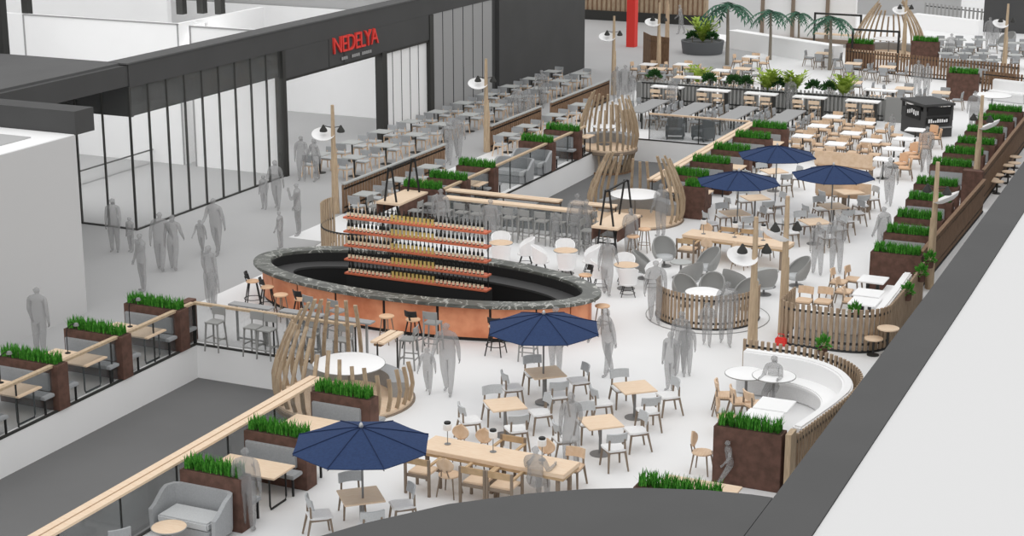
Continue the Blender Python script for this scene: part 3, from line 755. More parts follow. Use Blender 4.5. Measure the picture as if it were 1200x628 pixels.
# ------------------------------------------------------------------ rails round the pits
railing('thin oak handrail on glass beside the booths left of the front pit', (-25.42, 20), (-25.42, 35.45), m='pole')
railing('thin oak handrail on glass along the bar end of the front pit', (-25.4, 35.5), (-20.6, 35.5), m='pole')
railing('double oak handrail on dark glass, front pit, running to the slat nest', (-19.42, 19), (-19.42, 31.7), True)
railing('short double oak handrail end beside the front slat nest', (-19.42, 34.5), (-19.42, 35.5), True, False)
railing('thin oak handrail on glass beside the loveseats of the rear pit', (-25.55, 50.1), (-25.55, 62.6), m='pole')
railing('double oak handrail across the near end of the rear pit', (-25.4, 50.15), (-21.3, 50.15), True)
railing('double oak handrail beside the parasol tables of the rear pit', (-19.7, 54.4), (-19.7, 66.2), True)
railing('brown handrail on glass across the far end of the rear pit', (-24.2, 66.35), (-19.9, 66.35), m='wood')
railing('short double oak handrail end beside the rear slat nest', (-20.9, 50.15), (-19.4, 50.2), True, False)
# ------------------------------------------------------------------ booths
def booth_row(rows, key, tx, group, where, tabs, rz=0):
    for i, (x, y, nm) in enumerate(rows): place(key, 'steel bench planter with grass, %s' % nm, 'planter', (x, y), rz, group)
    for x, y, nm in tabs: place('booth_table', 'oak booth table with black hoop legs, %s' % nm, 'table', (x, y), 0, 'booth tables')
booth_row([(-26.12, 30.0, 'front one of the left pit booths'), (-26.12, 32.42, 'middle one of the left pit booths'), (-26.12, 34.83, 'left pit booths, nearest the bar')], 'booth_planter', 0, 'left pit bench planters', '',
          [(-26.1, 28.95, 'cut by the left picture edge'), (-26.1, 31.35, 'between the front and middle left booths'), (-26.1, 33.75, 'left booths, before the planter by the bar')])
place('booth_planter', 'weathered steel bench planter at the lower left picture edge', 'planter', (-26.12, 27.55), 0, 'left pit bench planters')
tag(ob('end_panel', MB().box(-25.75, -25.5, 35.25, 35.75, 0, 1.12).mesh('end_panel', 'cort', .01)), 'weathered steel end panel where the two pit handrails meet', 'panel')
booth_row([(-18.3, 28.32, 'right of the front pit, behind the blue parasol'), (-18.28, 30.95, 'front pit, against the slat nest')], 'booth_planter_short', 0, 'front pit bench planters', '',
          [(-18.3, 27.25, 'beside the front blue parasol'), (-18.3, 29.85, 'half hidden behind the front blue parasol')])
place('booth_planter_single', 'weathered steel planter with grass behind the grey loveseat', 'planter', (-18.3, 25.98), 0, 'front pit bench planters')
place('loveseat', 'grey upholstered loveseat with a low round oak table before it', 'sofa', (-18.42, 25.35), PI)
place('oak_side_table', 'low round oak table before the grey loveseat', 'table', (-18.4, 24.55), 0)
tag(place('grey_chair', 'pale framed chair cut by the bottom edge beside the handrail', 'chair', (-18.9, 23.6), 1.0), 'pale framed chair cut by the bottom edge beside the handrail', 'chair')
PL2 = [(-26.25, 49.98, 'rear pit left row, first behind the high table'), (-26.1, 51.6, 'rear pit left row, second behind the high table'), (-26.1, 53.85, 'rear pit left row, before the fence gap'), (-26.0, 61.4, 'rear pit left row, against the far slat nest')]
booth_row([(x, y, n) for x, y, n in PL2], 'booth_planter_short', 0, 'rear pit left bench planters', '', [(-26.1, 52.75, 'left of the rear pit'), (-25.95, 62.35, 'behind the handrail by the far slat nest')])
place('booth_planter_single', 'steel bench planter with grass, rear pit left row, backing the farther loveseat', 'planter', (-26.0, 58.9), 0, 'rear pit left bench planters')
place('loveseat', 'grey loveseat behind the thin handrail, nearer of two', 'sofa', (-25.95, 56.6), PI, 'rear pit loveseats')
place('loveseat', 'grey loveseat behind the thin handrail, farther of two', 'sofa', (-25.95, 58.25), PI, 'rear pit loveseats')
place('corner_planter', 'small weathered steel planter with grass beside the middle slat nest', 'planter', (-18.0, 54.0), 0)
PR2 = [(-18.75, 55.55, 'rear pit right row, behind the second blue parasol'), (-18.75, 57.95, 'rear pit right row, hidden behind the second blue parasol'), (-18.75, 60.35, 'rear pit right row, beside the third blue parasol'), (-18.75, 63.0, 'rear pit right row, above the third blue parasol'), (-18.75, 65.25, 'rear pit right row, the far end one')]
booth_row(PR2, 'booth_planter_short', 0, 'rear pit right bench planters', '', [(-18.5, 54.75, 'by the slat nest, before the left rear parasol'), (-18.7, 59.2, 'rear pit right row, under the third blue parasol'), (-18.7, 61.7, 'rear pit right row, behind the third blue parasol'), (-18.7, 64.1, 'rear pit right row, the farthest')])
# right-hand row along the dark fence
PE = [(-10.05, 50.5, 'first behind the oak bench'), (-10.2, 52.6, 'second behind the oak bench'), (-10.4, 55.2, 'third behind the oak bench'), (-10.65, 57.6, 'last before the tall timber post')]
for x, y, n in PE: place('booth_planter_short', 'brown planter bench with grass inside the dark fence, %s' % n, 'planter', (x, y), 0, 'right fence bench planters')
PE2 = [(-10.8, 61.0), (-10.8, 63.3), (-10.75, 65.4), (-10.85, 67.9), (-10.9, 70.6), (-10.9, 73.0)]
for i, (x, y) in enumerate(PE2): place('booth_planter_short', 'brown planter bench with grass behind the tall timber post, %s of six going back' % ORDS[i], 'planter', (x, y), 0, 'far right bench planters')
place('big_planter', 'large weathered steel planter with grass behind the white tables', 'planter', (-9.78, 47.55), 0)
tag(ob('end_panel', MB().box(-10.15, -9.45, 59.4, 59.75, 0, 1.3).mesh('end_panel', 'cort', .01)), 'tall weathered steel end panel beside the timber post', 'panel')
place('booth_table', 'oak bench table behind the large planter at the dark fence', 'table', (-9.9, 49.3), 0, 'booth tables')
fence('dark brown fence beside the planter benches, nearer length', [(-9.25, 48.3), (-9.3, 58.9)], 1.12, .14, .13, .03, 'brown', 'brown')
fence('dark brown fence behind the tall timber post, farther length', [(-9.5, 59.6), (-9.9, 76)], 1.25, .14, .13, .03, 'brown', 'brown')
for i, (px, py, z) in enumerate(((1190, 177, .9), (1190, 182, .5), (1183, 187, .9), (1181, 192, .5), (1170, 198, .9), (1169, 203, .5), (1163, 208, .5))):
    p = at(px, py, z); place('disc_stool', 'small oak disc stool outside the dark fence, %s from the far end' % ORDS[i], 'stool', (p[0], p[1], 0), 0, 'stools outside the dark fence')
# ------------------------------------------------------------------ slat nests on the pit corners
def nest(label, cx, cy, R, hmax, hlow, tall, gap, zb, tab, n=30):
    r = root('slat_nest', label, 'pavilion', (cx, cy, 0), 0, 'slat nests')
    ob('platform', MB().lathe([(R*.93, -.12), (R, -.1), (R, .1), (R*.97, .12)], 40).mesh('platform', 'oak'), r)
    ob('platform_edge', MB().lathe([(R*1.01, -.1), (R*1.03, -.08), (R*1.03, .02), (R*1.01, .04)], 40, cap=False).mesh('platform_edge', 'legw'), r)
    ob('base_ring', MB().lathe([(R*.8, zb), (R*.84, zb), (R*.84, zb+.1), (R*.8, zb+.1), (R*.8, zb)], 32, cap=False).mesh('base_ring', 'brown'), r)
    rd = random.Random(int(cx*-10))
    for k in range(n):
        a = 360*k/n
        if any(g0 <= a <= g1 for g0, g1 in gap): continue
        w = max(.5+.5*math.cos(math.radians(a-t)) for t in tall)**1.6; h = hlow+(hmax-hlow)*w+rd.uniform(-.18, .18); t = math.radians(a); pts = []
        for i in range(7):
            z = zb+(h-zb)*i/6; f = (z-.5)/2.3
            rr = R*(1.04-.62*max(0, f)**1.6-.25*max(0, -f)**1.2*2.2); pts.append((rr*math.cos(t), rr*math.sin(t), z))
        m = MB()
        for p, q in zip(pts, pts[1:]): m.bar(p, q, .09, .045)
        ob('slat', m.mesh('slat', 'slatp', smooth=False), r)
    b = ob('curved_bench', MB().ribbon(arc(0, 0, R*.78, tab[2]-75, tab[2]+75), .12, .5, .4).mesh('curved_bench', 'fabm'), r)
    place('pod_table' if R > 1.3 else 'round_white_table', 'round white table inside the %s' % tab[3], 'table', (cx+tab[0], cy+tab[1], .12), 0, 'nest tables')
nest('cone of curved timber slats at the bar corner of the front pit', -19.65, 33.3, 1.62, 2.15, .95, (215, 150), [(20, 100)], -.5, (.1, .05, 90, 'front slat nest'), 34)
nest('cone of curved timber slats at the near corner of the rear pit', -19.75, 53.0, 1.58, 2.2, 1.0, (180, 20), [(225, 335), (75, 92), (120, 132)], -.5, (0, -.1, 100, 'middle slat nest'), 34)
nest('cone of curved timber slats hanging over the far left pit corner', -25.05, 63.9, 1.15, 2.15, 1.2, (165, 340), [(215, 262)], -.95, (-.2, .1, 100, 'far slat nest'), 28)
nest('cone of curved timber slats at the back of the hall', -20.6, 94.5, 1.9, 2.9, 1.2, (180, 20), [(235, 320)], 0, (0, 0, 90, 'hindmost slat nest'), 34)
# ------------------------------------------------------------------ the oval bar
BX, BY, BA, BB, BH = -21.35, 40.5, 5.25, 2.44, 1.05
def ell(da, n=96, a0=0, a1=2*PI): return [(math.cos(a0+(a1-a0)*k/n)*(BA+da), math.sin(a0+(a1-a0)*k/n)*(BB+da)) for k in range(n+1)]
def band(d0, d1, z0, z1, n=96):
    m = MB(); A = ell(d0, n)[:-1]; B = ell(d1, n)[:-1]; vs = [(*p, z0) for p in A]+[(*p, z0) for p in B]+[(*p, z1) for p in B]+[(*p, z1) for p in A]; fs = []
    for k in range(n):
        j = (k+1) % n
        for q in range(4): fs.append((q*n+k, q*n+j, ((q+1) % 4)*n+j, ((q+1) % 4)*n+k))
    return m.add(vs, fs)
bar = root('oval_bar', 'large oval copper bar with a dark marble counter', 'bar counter', (BX, BY, 0))
ob('countertop', band(-.52, 0, .96, BH).mesh('countertop', 'marble', .015), bar)
NP = 20
for k in range(NP):
    a0 = 2*PI*k/NP+.008; a1 = 2*PI*(k+1)/NP-.008; A = ell(-.26, 8, a0, a1); B = ell(-.3, 8, a0, a1); ob('front_panel', MB().prism(A+B[::-1], .1, .96).mesh('front_panel', 'copper'), bar)
ob('panel_backing', band(-.36, -.29, .05, .96).mesh('panel_backing', 'blk'), bar)
ob('toe_kick', band(-.4, -.3, 0, .1).mesh('toe_kick', 'blk'), bar)
ob('inner_lining', band(-.56, -.5, .1, .97).mesh('inner_lining', 'blk'), bar)
ob('worktop', band(-1.18, -.54, .66, .72).mesh('worktop', 'blk2'), bar)
wc = ob('work_cabinet', band(-1.16, -1.1, .02, .66).mesh('work_cabinet', 'blk'), bar)
ob('inner_floor', MB().prism(ell(-1.05, 48)[:-1], 0.005, .03).mesh('inner_floor', 'blk'), bar)
rk = root('bottle_rack', 'copper rack of five bottle shelves standing inside the oval bar', 'shelving', (-21.37, 40.25, 0.012))
ob('plinth_cabinet', MB().box(-2.15, 2.15, -.14, .3, .02, .88).mesh('plinth_cabinet', 'blk'), rk)
ZS = [.94+.4*i for i in range(5)]
for z in ZS: ob('shelf', MB().box(-2.2, 2.2, -.16, .16, z-.05, z).mesh('shelf', 'shelf', .004), rk)
for x in (-2.1, -.78, .72, 2.12): ob('upright', MB().box(x-.012, x+.012, .1, .13, .9, 2.8).mesh('upright', 'blk'), rk)
def nth(i):
    if i < 20: return ORDS[i]
    return {2: 'twenty', 3: 'thirty'}[(i+1)//10]+('-'+ORDS[(i % 10)] if (i+1) % 10 else '')
def nth(i):
    n = i+1
    if n <= 20: return ORDS[i]
    t = {2: 'twent', 3: 'thirt'}[n//10]
    return t+'ieth' if n % 10 == 0 else t+'y-'+ORDS[n % 10-1]
SH = ['lowest', 'second lowest', 'middle', 'second highest', 'top']
for s, z in enumerate(ZS):
    for i in range(34):
        x = -2.08+i*.1245; k = 'straw_bottle' if 11 <= i < 22 else 'wine_bottle'
        lab = ('dark bottle with tall straw label' if k[0] == 's' else 'dark bottle with short cream label')+', %s along the %s copper shelf' % (nth(i), SH[s])
        place(k, lab, 'bottle', (-21.37+x, 40.25-.06, z), 0, 'bottles on the copper rack', 'bottle')
# stools round the bar
def stool(key, px, py, ang, label, z=.76, group='stools round the oval bar', cat='stool'):
    p = at(px, py, z); return place(key, label, cat, (p[0], p[1], 0), math.radians(ang), group)
for key, px, py, ang, lab in (
    ('black_bar_stool', 296, 329, -50, 'black bar stool with round tan seat, outermost at the left bar tip'),
    ('black_bar_stool', 313, 336, -45, 'black bar stool with round tan seat, second from the left bar tip'),
    ('wooden_stool', 329, 344, -20, 'backless tan stool beside the black stools at the left bar end'),
    ('black_bar_stool', 353, 350, -20, 'black bar stool with tan seat, left of the grey pair'),
    ('bar_stool', 367, 359, -15, 'grey high-backed bar stool, left one of the pair before the copper'),
    ('bar_stool', 396, 364, -15, 'grey high-backed bar stool, right one of the pair before the copper'),
    ('wooden_stool', 453, 369, -5, 'backless thin-legged wooden stool in front of the middle copper panels'),
    ('black_bar_stool', 484, 374, 0, 'black bar stool with tan seat before the middle copper panels'),
    ('bar_stool', 507, 378, 5, 'grey high-backed bar stool beside the man and child'),
    ('black_bar_stool', 581, 382, 5, 'black bar stool half under the middle blue parasol'),
    ('bar_stool', 619, 388, 10, 'grey bar stool hidden behind the middle blue parasol'),
    ('wooden_stool', 706, 357, 60, 'backless tan stool at the right bar tip'),
    ('black_bar_stool', 686, 322, 130, 'black bar stool behind the right bar tip'),
    ('bar_stool', 479, 397, 100, 'grey high-backed bar stool standing between the front slat nest and the bar')): stool(key, px, py, ang, lab)
# ledge tables and stools along the pit-end handrail
for i, (px, py) in enumerate(((268, 370), (330, 378), (385, 388))):
    p = at(px, py, 1.02); t = root('ledge_table', 'narrow grey ledge table behind the bar-end handrail, %s from the booth end' % ORDS[i], 'table', (p[0], 36.1, 0), 0, 'ledge tables at the front pit')
    ob('tabletop', MB().box(-.62, .62, -.15, .15, .98, 1.02).mesh('tabletop', 'panel'), t)
    for x in (-.45, .45): ob('leg', MB().box(x-.025, x+.025, -.025, .025, 0, .98).mesh('leg', 'gpaint'), t)
    ob('foot_bar', MB().box(-.45, .45, -.02, .02, .06, .1).mesh('foot_bar', 'gpaint'), t)
for i, (px, py) in enumerate(((252, 377), (297, 383), (313, 386), (345, 388), (363, 392), (402, 398))):
    stool('bar_stool', px, py, 180, 'grey bar stool at the handrail ledge tables, %s from the booth end' % ORDS[i], group='stools at the front pit ledge')
cs = root('bar_counter', 'long narrow oak counter before the near end of the rear pit', 'counter', (-22.4, 49.15, 0))
ob('countertop', MB().box(-2.6, 2.6, -.19, .19, 1.03, 1.1).mesh('countertop', 'oak', .006), cs)
for x in (-2.5, -1.25, 0, 1.25, 2.5): ob('leg', MB().box(x-.03, x+.03, .1, .16, 0, 1.03).mesh('leg', 'gpaint'), cs)
ob('back_panel', MB().box(-2.5, 2.5, .16, .19, .1, 1.0).mesh('back_panel', 'rglass'), cs)
for i in range(9): place('bar_stool', 'grey bar stool at the long oak counter, %s from the bottle rack' % ORDS[i], 'stool', (-24.7+i*.57, 48.62), 0, 'stools at the long oak counter')
place('high_table', 'oak high table under a black frame, behind the bottle rack', 'table', (-26.35, 48.7), 0, 'high tables with black frames')
place('high_table', 'oak high table under a black frame, beside the middle slat nest', 'table', (-18.75, 48.6), 0, 'high tables with black frames')
for i, (dx, dy, a, w) in enumerate(((-.75, -.5, -90, 'shopfront side, nearer'), (-.75, .5, -90, 'shopfront side, farther'), (.75, -.5, 90, 'pit side, nearer'), (.75, .5, 90, 'pit side, farther'))):
    place('bar_stool', 'grey bar stool at the framed high table behind the rack, %s' % w, 'stool', (-26.35+dx, 48.7+dy), math.radians(a), 'stools at the high tables')
    place('wooden_stool' if dx > 0 else 'bar_stool', '%s at the framed high table by the middle nest, %s' % ('wooden stool' if dx > 0 else 'grey bar stool', w.replace('shopfront', 'counter').replace('pit side', 'parasol side')), 'stool', (-18.75+dx, 48.6+dy), math.radians(a), 'stools at the high tables')
# ------------------------------------------------------------------ square oak tables and blue parasols
SQ = [(-15.55, 26.85, 'front parasol table', 'under the front blue parasol'), (-15.26, 35.1, 'middle parasol table', 'under the middle blue parasol'), (-15.2, 32.72, 'table before the middle parasol', 'in front of the middle parasol'),
      (-12.98, 35.0, 'table beside the walking woman', 'open, by the group of three people'), (-12.85, 32.56, 'table beside the lamp table', 'open, nearest the corner of the lamp table')]
for x, y, nick, lb in SQ:
    place('square_table', 'square oak dining table %s' % lb, 'table', (x, y), math.radians(42), 'square oak tables')
    chairs('dining_chair', 'grey padded chair', nick, x, y, [(132, .82, 'far-left side'), (42, .82, 'far-right side'), (312, .82, 'near-right side'), (222, .82, 'near-left side')], 'grey padded dining chairs')
place('parasol', 'large blue octagonal parasol in the foreground', 'umbrella', (-15.45, 26.75), math.radians(24.7), 'blue parasols')
place('parasol', 'blue octagonal parasol in front of the copper bar', 'umbrella', (-15.26, 34.98), math.radians(24.7), 'blue parasols')
for px, py, lb in ((866, 199, 'leftmost of the three rear parasols'), (911, 169, 'hindmost of the three rear parasols'), (977, 192, 'rightmost of the three rear parasols')):
    p = at(px, py, 2.25); place('parasol', 'blue octagonal parasol, %s' % lb, 'umbrella', (p[0], p[1], 0), math.radians(24.7), 'blue parasols')
R2 = [(861, 249, 'under the leftmost rear parasol', 'left rear parasol table'), (885, 231, 'behind the leftmost rear parasol', 'table behind the left rear parasol'), (955, 259, 'beside the pale timber post', 'table beside the timber post'),
      (977, 241, 'second behind the timber post', 'second table behind the timber post'), (995, 224, 'under the rightmost rear parasol', 'right rear parasol table'), (907, 200, 'under the hindmost parasol', 'hind parasol table')]
for px, py, lb, nk in R2:
    p = at(px, py, .75); place('square_table', 'square oak dining table %s' % lb, 'table', (p[0], p[1], 0), math.radians(42), 'square oak tables')
    chairs('dining_chair', 'grey padded chair', nk, p[0], p[1], [(132, .85, 'far-left side'), (42, .85, 'far-right side'), (312, .85, 'near-right side'), (222, .85, 'near-left side')], 'grey padded dining chairs')
# lamp tables
place('long_table', 'long oak table with three small lamps in the foreground', 'table', (-14.05, 29.88), math.radians(-2), 'long oak tables')
place('long_table', 'long oak table with small lamps behind the lounge chairs', 'table', (-14.98, 49.15), math.radians(-4), 'long oak tables')
for i, x in enumerate((-15.25, -14.2, -13.1)): place('table_lamp', 'small black-capped white lamp on the front long table, %s from the parasol' % ORDS[i], 'lamp', (x, 29.98, .75), 0, 'lamps on the long tables')
for i, x in enumerate((-16.1, -15.1, -14.2)): place('table_lamp', 'small black-capped white lamp on the rear long table, %s from the pit' % ORDS[i], 'lamp', (x, 49.2, .75), 0, 'lamps on the long tables')
def sides(cx, cy, lst, nick):
    for x, s, key, wh in lst:
        what = {'armchair': 'square wooden armchair', 'round_back_chair': 'round-backed wooden chair', 'wood_chair': 'plain wooden chair'}[key]
        place(key, '%s at the %s, %s' % (what, nick, wh), 'chair', (cx+x, cy+s*.72), 0 if s < 0 else PI, 'wooden chairs at the long tables')
sides(-14.05, 29.88, [(-1.3, 1, 'round_back_chair', 'far side, first from the parasol'), (-.75, 1, 'round_back_chair', 'far side, second from the parasol'), (-.1, 1, 'armchair', 'far side, middle'), (.7, 1, 'round_back_chair', 'far side, behind the last lamp'), (1.35, 1, 'wood_chair', 'far side, at the free corner'),
      (-1.35, -1, 'armchair', 'near side, by the parasol edge'), (-.75, -1, 'round_back_chair', 'near side, second from the parasol'), (-.1, -1, 'armchair', 'near side, middle'), (.5, -1, 'armchair', 'near side, before the seated visitor')], 'front lamp table')
sides(-14.98, 49.15, [(-1.3, 1, 'round_back_chair', 'far side, end by the pit'), (-.6, 1, 'armchair', 'far side, second'), (.05, 1, 'armchair', 'far side, third'), (.7, 1, 'round_back_chair', 'far side, beside the timber post'),
      (-1.35, -1, 'armchair', 'near side, end by the nest'), (-.7, -1, 'round_back_chair', 'near side, second'), (.3, -1, 'round_back_chair', 'near side, behind the reflector')], 'rear lamp table')
# white tub chairs with small bistro tables behind the bar
for px, py, lb in ((587, 284, 'nearest the bottle rack'), (663, 293, 'middle of three'), (734, 310, 'by the lounge chairs')):
    p = at(px, py, .72); nk = 'bistro table %s' % lb
    place('bistro_table', 'small round oak bistro table behind the bar, %s' % lb, 'table', (p[0], p[1], 0), 0, 'bistro tables')
    for a_, d_, s_ in ((115, .55, 'far side'), (25, .75, 'right side'), (295, .75, 'near side'), (205, .75, 'left side')):
        t_ = math.radians(a_); place('tub_chair', 'white tub chair, %s of %s' % (s_, nk), 'chair', (p[0]+math.cos(t_)*d_, p[1]+math.sin(t_)*d_), t_+PI/2, 'white tub chairs').scale = (.84, .84, .88)
# lounge: egg chairs inside and behind a round slat screen
def ring_screen(label, cx, cy, R, a0, a1, h, m, hf=None):
    d = root('round_platform', 'round pale plate under the '+label, 'platform', (cx, cy, 0), 0, 'round lounge plates'); ob('plate', MB().lathe([(R+.28, 0), (R+.28, .012), (R+.27, .02)], 40).mesh('plate', 'floor'), d)
    ob('plate_edge', MB().lathe([(R+.28, 0), (R+.3, 0), (R+.3, .02), (R+.28, .02)], 40, cap=False).mesh('plate_edge', 'gpaint'), d)
    return fence(label, arc(cx, cy, R, a0, a1, 30), h, .13, .075, .035, m, None, 'round slat screens', hf=hf)
ring_screen('round slat screen of the lounge beside the long post', -14.0, 43.35, 1.4, 180, 375, .98, 'slat')
place('round_white_table', 'round white table inside the lounge slat screen', 'table', (-14.05, 43.1), 0)
for x, y, a, lb in ((-14.85, 43.95, 230, 'inside the slat screen, shopfront side'), (-14.25, 44.45, 190, 'inside the slat screen, far side'), (-13.25, 44.35, 150, 'inside the slat screen, under the reflector'),
                    (-16.85, 47.75, 215, 'facing us, by the nest'), (-16.9, 46.2, 290, 'beside the man at the screen'), (-15.35, 45.75, 60, 'before the rear lamp table, back turned'), (-15.3, 47.2, 140, 'before the rear lamp table, near its end'),
                    (-13.2, 46.0, 40, 'between the two timber posts'), (-12.6, 47.3, 130, 'behind the two timber posts'), (-13.9, 45.55, -20, 'behind the hanging reflector')):
    place('egg_chair', 'grey egg lounge chair, %s' % lb, 'armchair', (x, y), math.radians(a-0), 'grey egg chairs').scale = (.74, .74, .8)
place('side_table', 'low grey round table among the egg chairs by the nest', 'table', (-15.95, 46.7), 0, 'low lounge tables')
place('side_table', 'low grey round table between the timber posts', 'table', (-13.35, 46.85), 0, 'low lounge tables')
ring_screen('tall-ended round slat screen behind the left bar tip', -26.1, 45.7, 1.35, 165, 340, .95, 'slatp', lambda i: 1.5 if i < 8 else .8)
place('round_white_table', 'round white table inside the slat screen behind the bar', 'table', (-26.0, 45.5), 0)
for x, y, a, lb in ((-25.5, 46.4, 150, 'far side'), (-26.7, 46.4, 215, 'shopfront side')): place('egg_chair', 'grey egg lounge chair in the screen behind the bar, %s' % lb, 'armchair', (x, y), math.radians(a), 'grey egg chairs').scale = (.74, .74, .8)
# ------------------------------------------------------------------ sofa enclosures at the right
def sofa(label, path, inset, hb=.95):
    r = root('curved_sofa', label, 'sofa', (path[0][0], path[0][1], 0)); ox, oy = path[0]
    def off(d):
        out = []
        for i, p in enumerate(path):
            a = path[max(i-1, 0)]; b = path[min(i+1, len(path)-1)]; dx, dy = b[0]-a[0], b[1]-a[1]; l = math.hypot(dx, dy); out.append((p[0]-ox-dy/l*d, p[1]-oy+dx/l*d))
        return out
    ob('backrest', MB().ribbon(off(inset*.16), .4, hb, .24).mesh('backrest', 'wtop', .04), r)
    ob('seat_cushion', MB().ribbon(off(inset*.46), .36, .47, .56).mesh('seat_cushion', 'wtop', .03), r)
    ob('base', MB().ribbon(off(inset*.4), .02, .37, .56).mesh('base', 'fabl'), r)
    return r
pF = [(-11.45, 38.45), (-10.9, 38.42)]+arc(-10.25, 36.3, 2.12, 90, 0, 16)+[(-8.17, 35.4), (-8.35, 34.1), (-8.58, 32.5)]
fence('curved slat fence behind the white sofa in the right foreground', pF, 1.1, .15, .07, .06, 'slat', None, 'right slat fences')
sofa('white curved sofa inside the slat fence, right foreground', [(-11.35, 38.3)]+[(x-.12*math.cos(math.radians(90-90*i/18)), y-.14) for i, (x, y) in enumerate(pF[1:19])]+[(-8.33, 35.3), (-8.5, 34.2), (-8.62, 33.5)], -1)
place('big_planter', 'large weathered steel planter box with grass, right foreground', 'planter', (-9.42, 32.25), 0)
tag(ob('timber_stud', MB().box(-8.62, -8.5, 32.05, 32.45, 0, 1.3).mesh('timber_stud', 'pole')), 'pale timber stud at the corner of the large right planter', 'post')
place('round_white_table', 'round white table before the right sofa, nearer the post', 'table', (-10.95, 37.0), 0, 'white tables by the right sofa')
place('round_white_table', 'round white table before the right sofa, in front of the sitting woman', 'table', (-10.3, 37.05, .02), 0, 'white tables by the right sofa')
def wide(key, w, d, m='wtop'):
    @kind(key)
    def _(): return [('tabletop', MB().box(-w/2, w/2, -d/2, d/2, .71, .75).mesh('tabletop', m, .006), None)]+[('pedestal', MB().box(x-.04, x+.04, -.04, .04, .02, .71).mesh('pedestal', 'mull'), None) for x in (-.14, .14)]+[('base_plate', MB().box(-.3, .3, -.2, .2, 0, .02).mesh('base_plate', 'mull'), None)]
wide('wide_white_table', .78, .8)
place('wide_white_table', 'white square-edged table behind the grass planter, joined pair, near one', 'table', (-9.78, 34.35), 0, 'white tables by the right sofa')
place('wide_white_table', 'white square-edged table behind the grass planter, joined pair, far one', 'table', (-9.75, 35.2), 0, 'white tables by the right sofa')
for px, py, a, key, lb in ((850, 463, -70, 'wood_chair', 'wooden chair nearest the long post by the right sofa tables'), (868, 470, -60, 'wood_chair', 'wooden chair second from the post by the right sofa tables'), (885, 474, -40, 'wood_chair', 'wooden chair against the white table by the right sofa'),
                        (823, 530, -90, 'round_back_chair', 'oval-backed wooden chair beside the large right planter'), (851, 488, -80, 'round_back_chair', 'oval-backed wooden chair behind the large right planter')):
    p = at(px, py, .45); place(key, lb, 'chair', (p[0], p[1], 0), math.radians(a), 'wooden chairs by the right sofas')
b = at(805, 572, 1.1); place('booth_planter', 'low planter with grass rising over the dark front wall', 'planter', (-9.75, 28.85), 0)
place('booth_table', 'oak booth table between the front wall and the right planter', 'table', (-9.75, 29.95), 0, 'booth tables')
pE = [(-11.55, 43.2)]+arc(-11.15, 42.15, .42, 180, 270, 5)+[(-10.4, 41.72), (-9.9, 41.74)]+arc(-9.85, 42.75, 1.0, 275, 355, 8)+[(-8.84, 43.4), (-8.86, 45), (-8.95, 47.2)]
fence('tall slat fence round the white benches, right of the middle', pE, 1.15, .15, .085, .055, 'slat', None, 'right slat fences')
sofa('white corner bench inside the middle right slat fence', [(-11.2, 42.0), (-10.4, 41.9), (-9.9, 41.92)]+arc(-9.9, 42.75, .85, 275, 355, 8)+[(-9.05, 43.6), (-9.08, 45), (-9.15, 46.9)], 1, .9)
wide('broad_white_table', .75, .75)
for x, y, lb in ((-9.85, 44.05, 'nearest the slat fence'), (-9.95, 44.9, 'middle of three'), (-10.15, 46.3, 'nearest the big planter')): place('broad_white_table', 'white table inside the middle right slat fence, %s' % lb, 'table', (x, y), 0, 'white tables in the middle right enclosure')
for px, py, a, lb in ((983, 330, -90, 'farthest back'), (989, 341, -90, 'middle'), (997, 352, -80, 'nearest the fence'), (1000, 327, -95, 'against the white table'), (942, 352, 180, 'left one behind the white bench'), (965, 353, 180, 'right one behind the white bench')):
    p = at(px, py, .45); place('wood_chair', 'wooden chair in the middle right slat enclosure, %s' % lb, 'chair', (p[0], p[1], 0), math.radians(a), 'wooden chairs by the right sofas')
for px, py, z, lb in ((1024, 396, .46, 'low oak disc stool outside the middle right fence'), (1041, 384, .75, 'higher oak disc table, not stool stool outside the middle right fence'), (996, 449, .46, 'oak disc stool outside the curved sofa fence')):
    p = at(px, py, z); place('disc_stool' if z < .6 else 'disc_table', lb, 'stool' if z < .6 else 'table', (p[0], p[1], 0), 0, 'stools outside the slat fences')
for px, py, z, lb in ((1001, 376, .75, 'on the front of the middle right slat fence'), (964, 416, .95, 'on the curved sofa fence'), (1063, 352, .8, 'on the bend of the middle right fence'), (1079, 330, .85, 'higher on the side of the middle right fence'), (1089, 314, .9, 'topmost, at the corner of the large planter')):
    p = at(px, py, z); place('potted_plant', 'hanging pot plant %s' % lb, 'plant', p, 0, 'pots on the slat fences').scale = (.72, .72, .8)
# ------------------------------------------------------------------ timber lamp posts
for x, y, rz, lb, lean in ((-29.39, 49.49, 0, 'at the end of the canteen fence', 0), (-29.22, 61.14, 0, 'at the gap in the canteen fence', 0), (-29.6, 76.0, 0, 'at the far end of the canteen fence', 0), (-11.76, 40.07, 10, 'at the corner of the front white sofa', 0),
                        (-11.68, 42.6, 20, 'at the corner of the middle slat fence', 0), (-9.0, 48.6, 150, 'before the row of grass planters', 0), (-9.85, 60.6, 150, 'at the tall steel end panel', 0), (-29.51, 82.0, 0, 'by the brown slat screen at the back', 0),
                        (-33.7, 95.0, 0, 'beside the red column', 0), (-19.3, 92.2, 0, 'before the hindmost slat nest', 0), (-13.5, 88.8, 0, 'among the far right grey chairs', 0)):
    place('lamp_post_edge' if rz in (20, 150) else 'lamp_post', 'timber lamp post with white reflector %s' % lb, 'lamp post', (x, y), math.radians(rz), 'timber lamp posts')
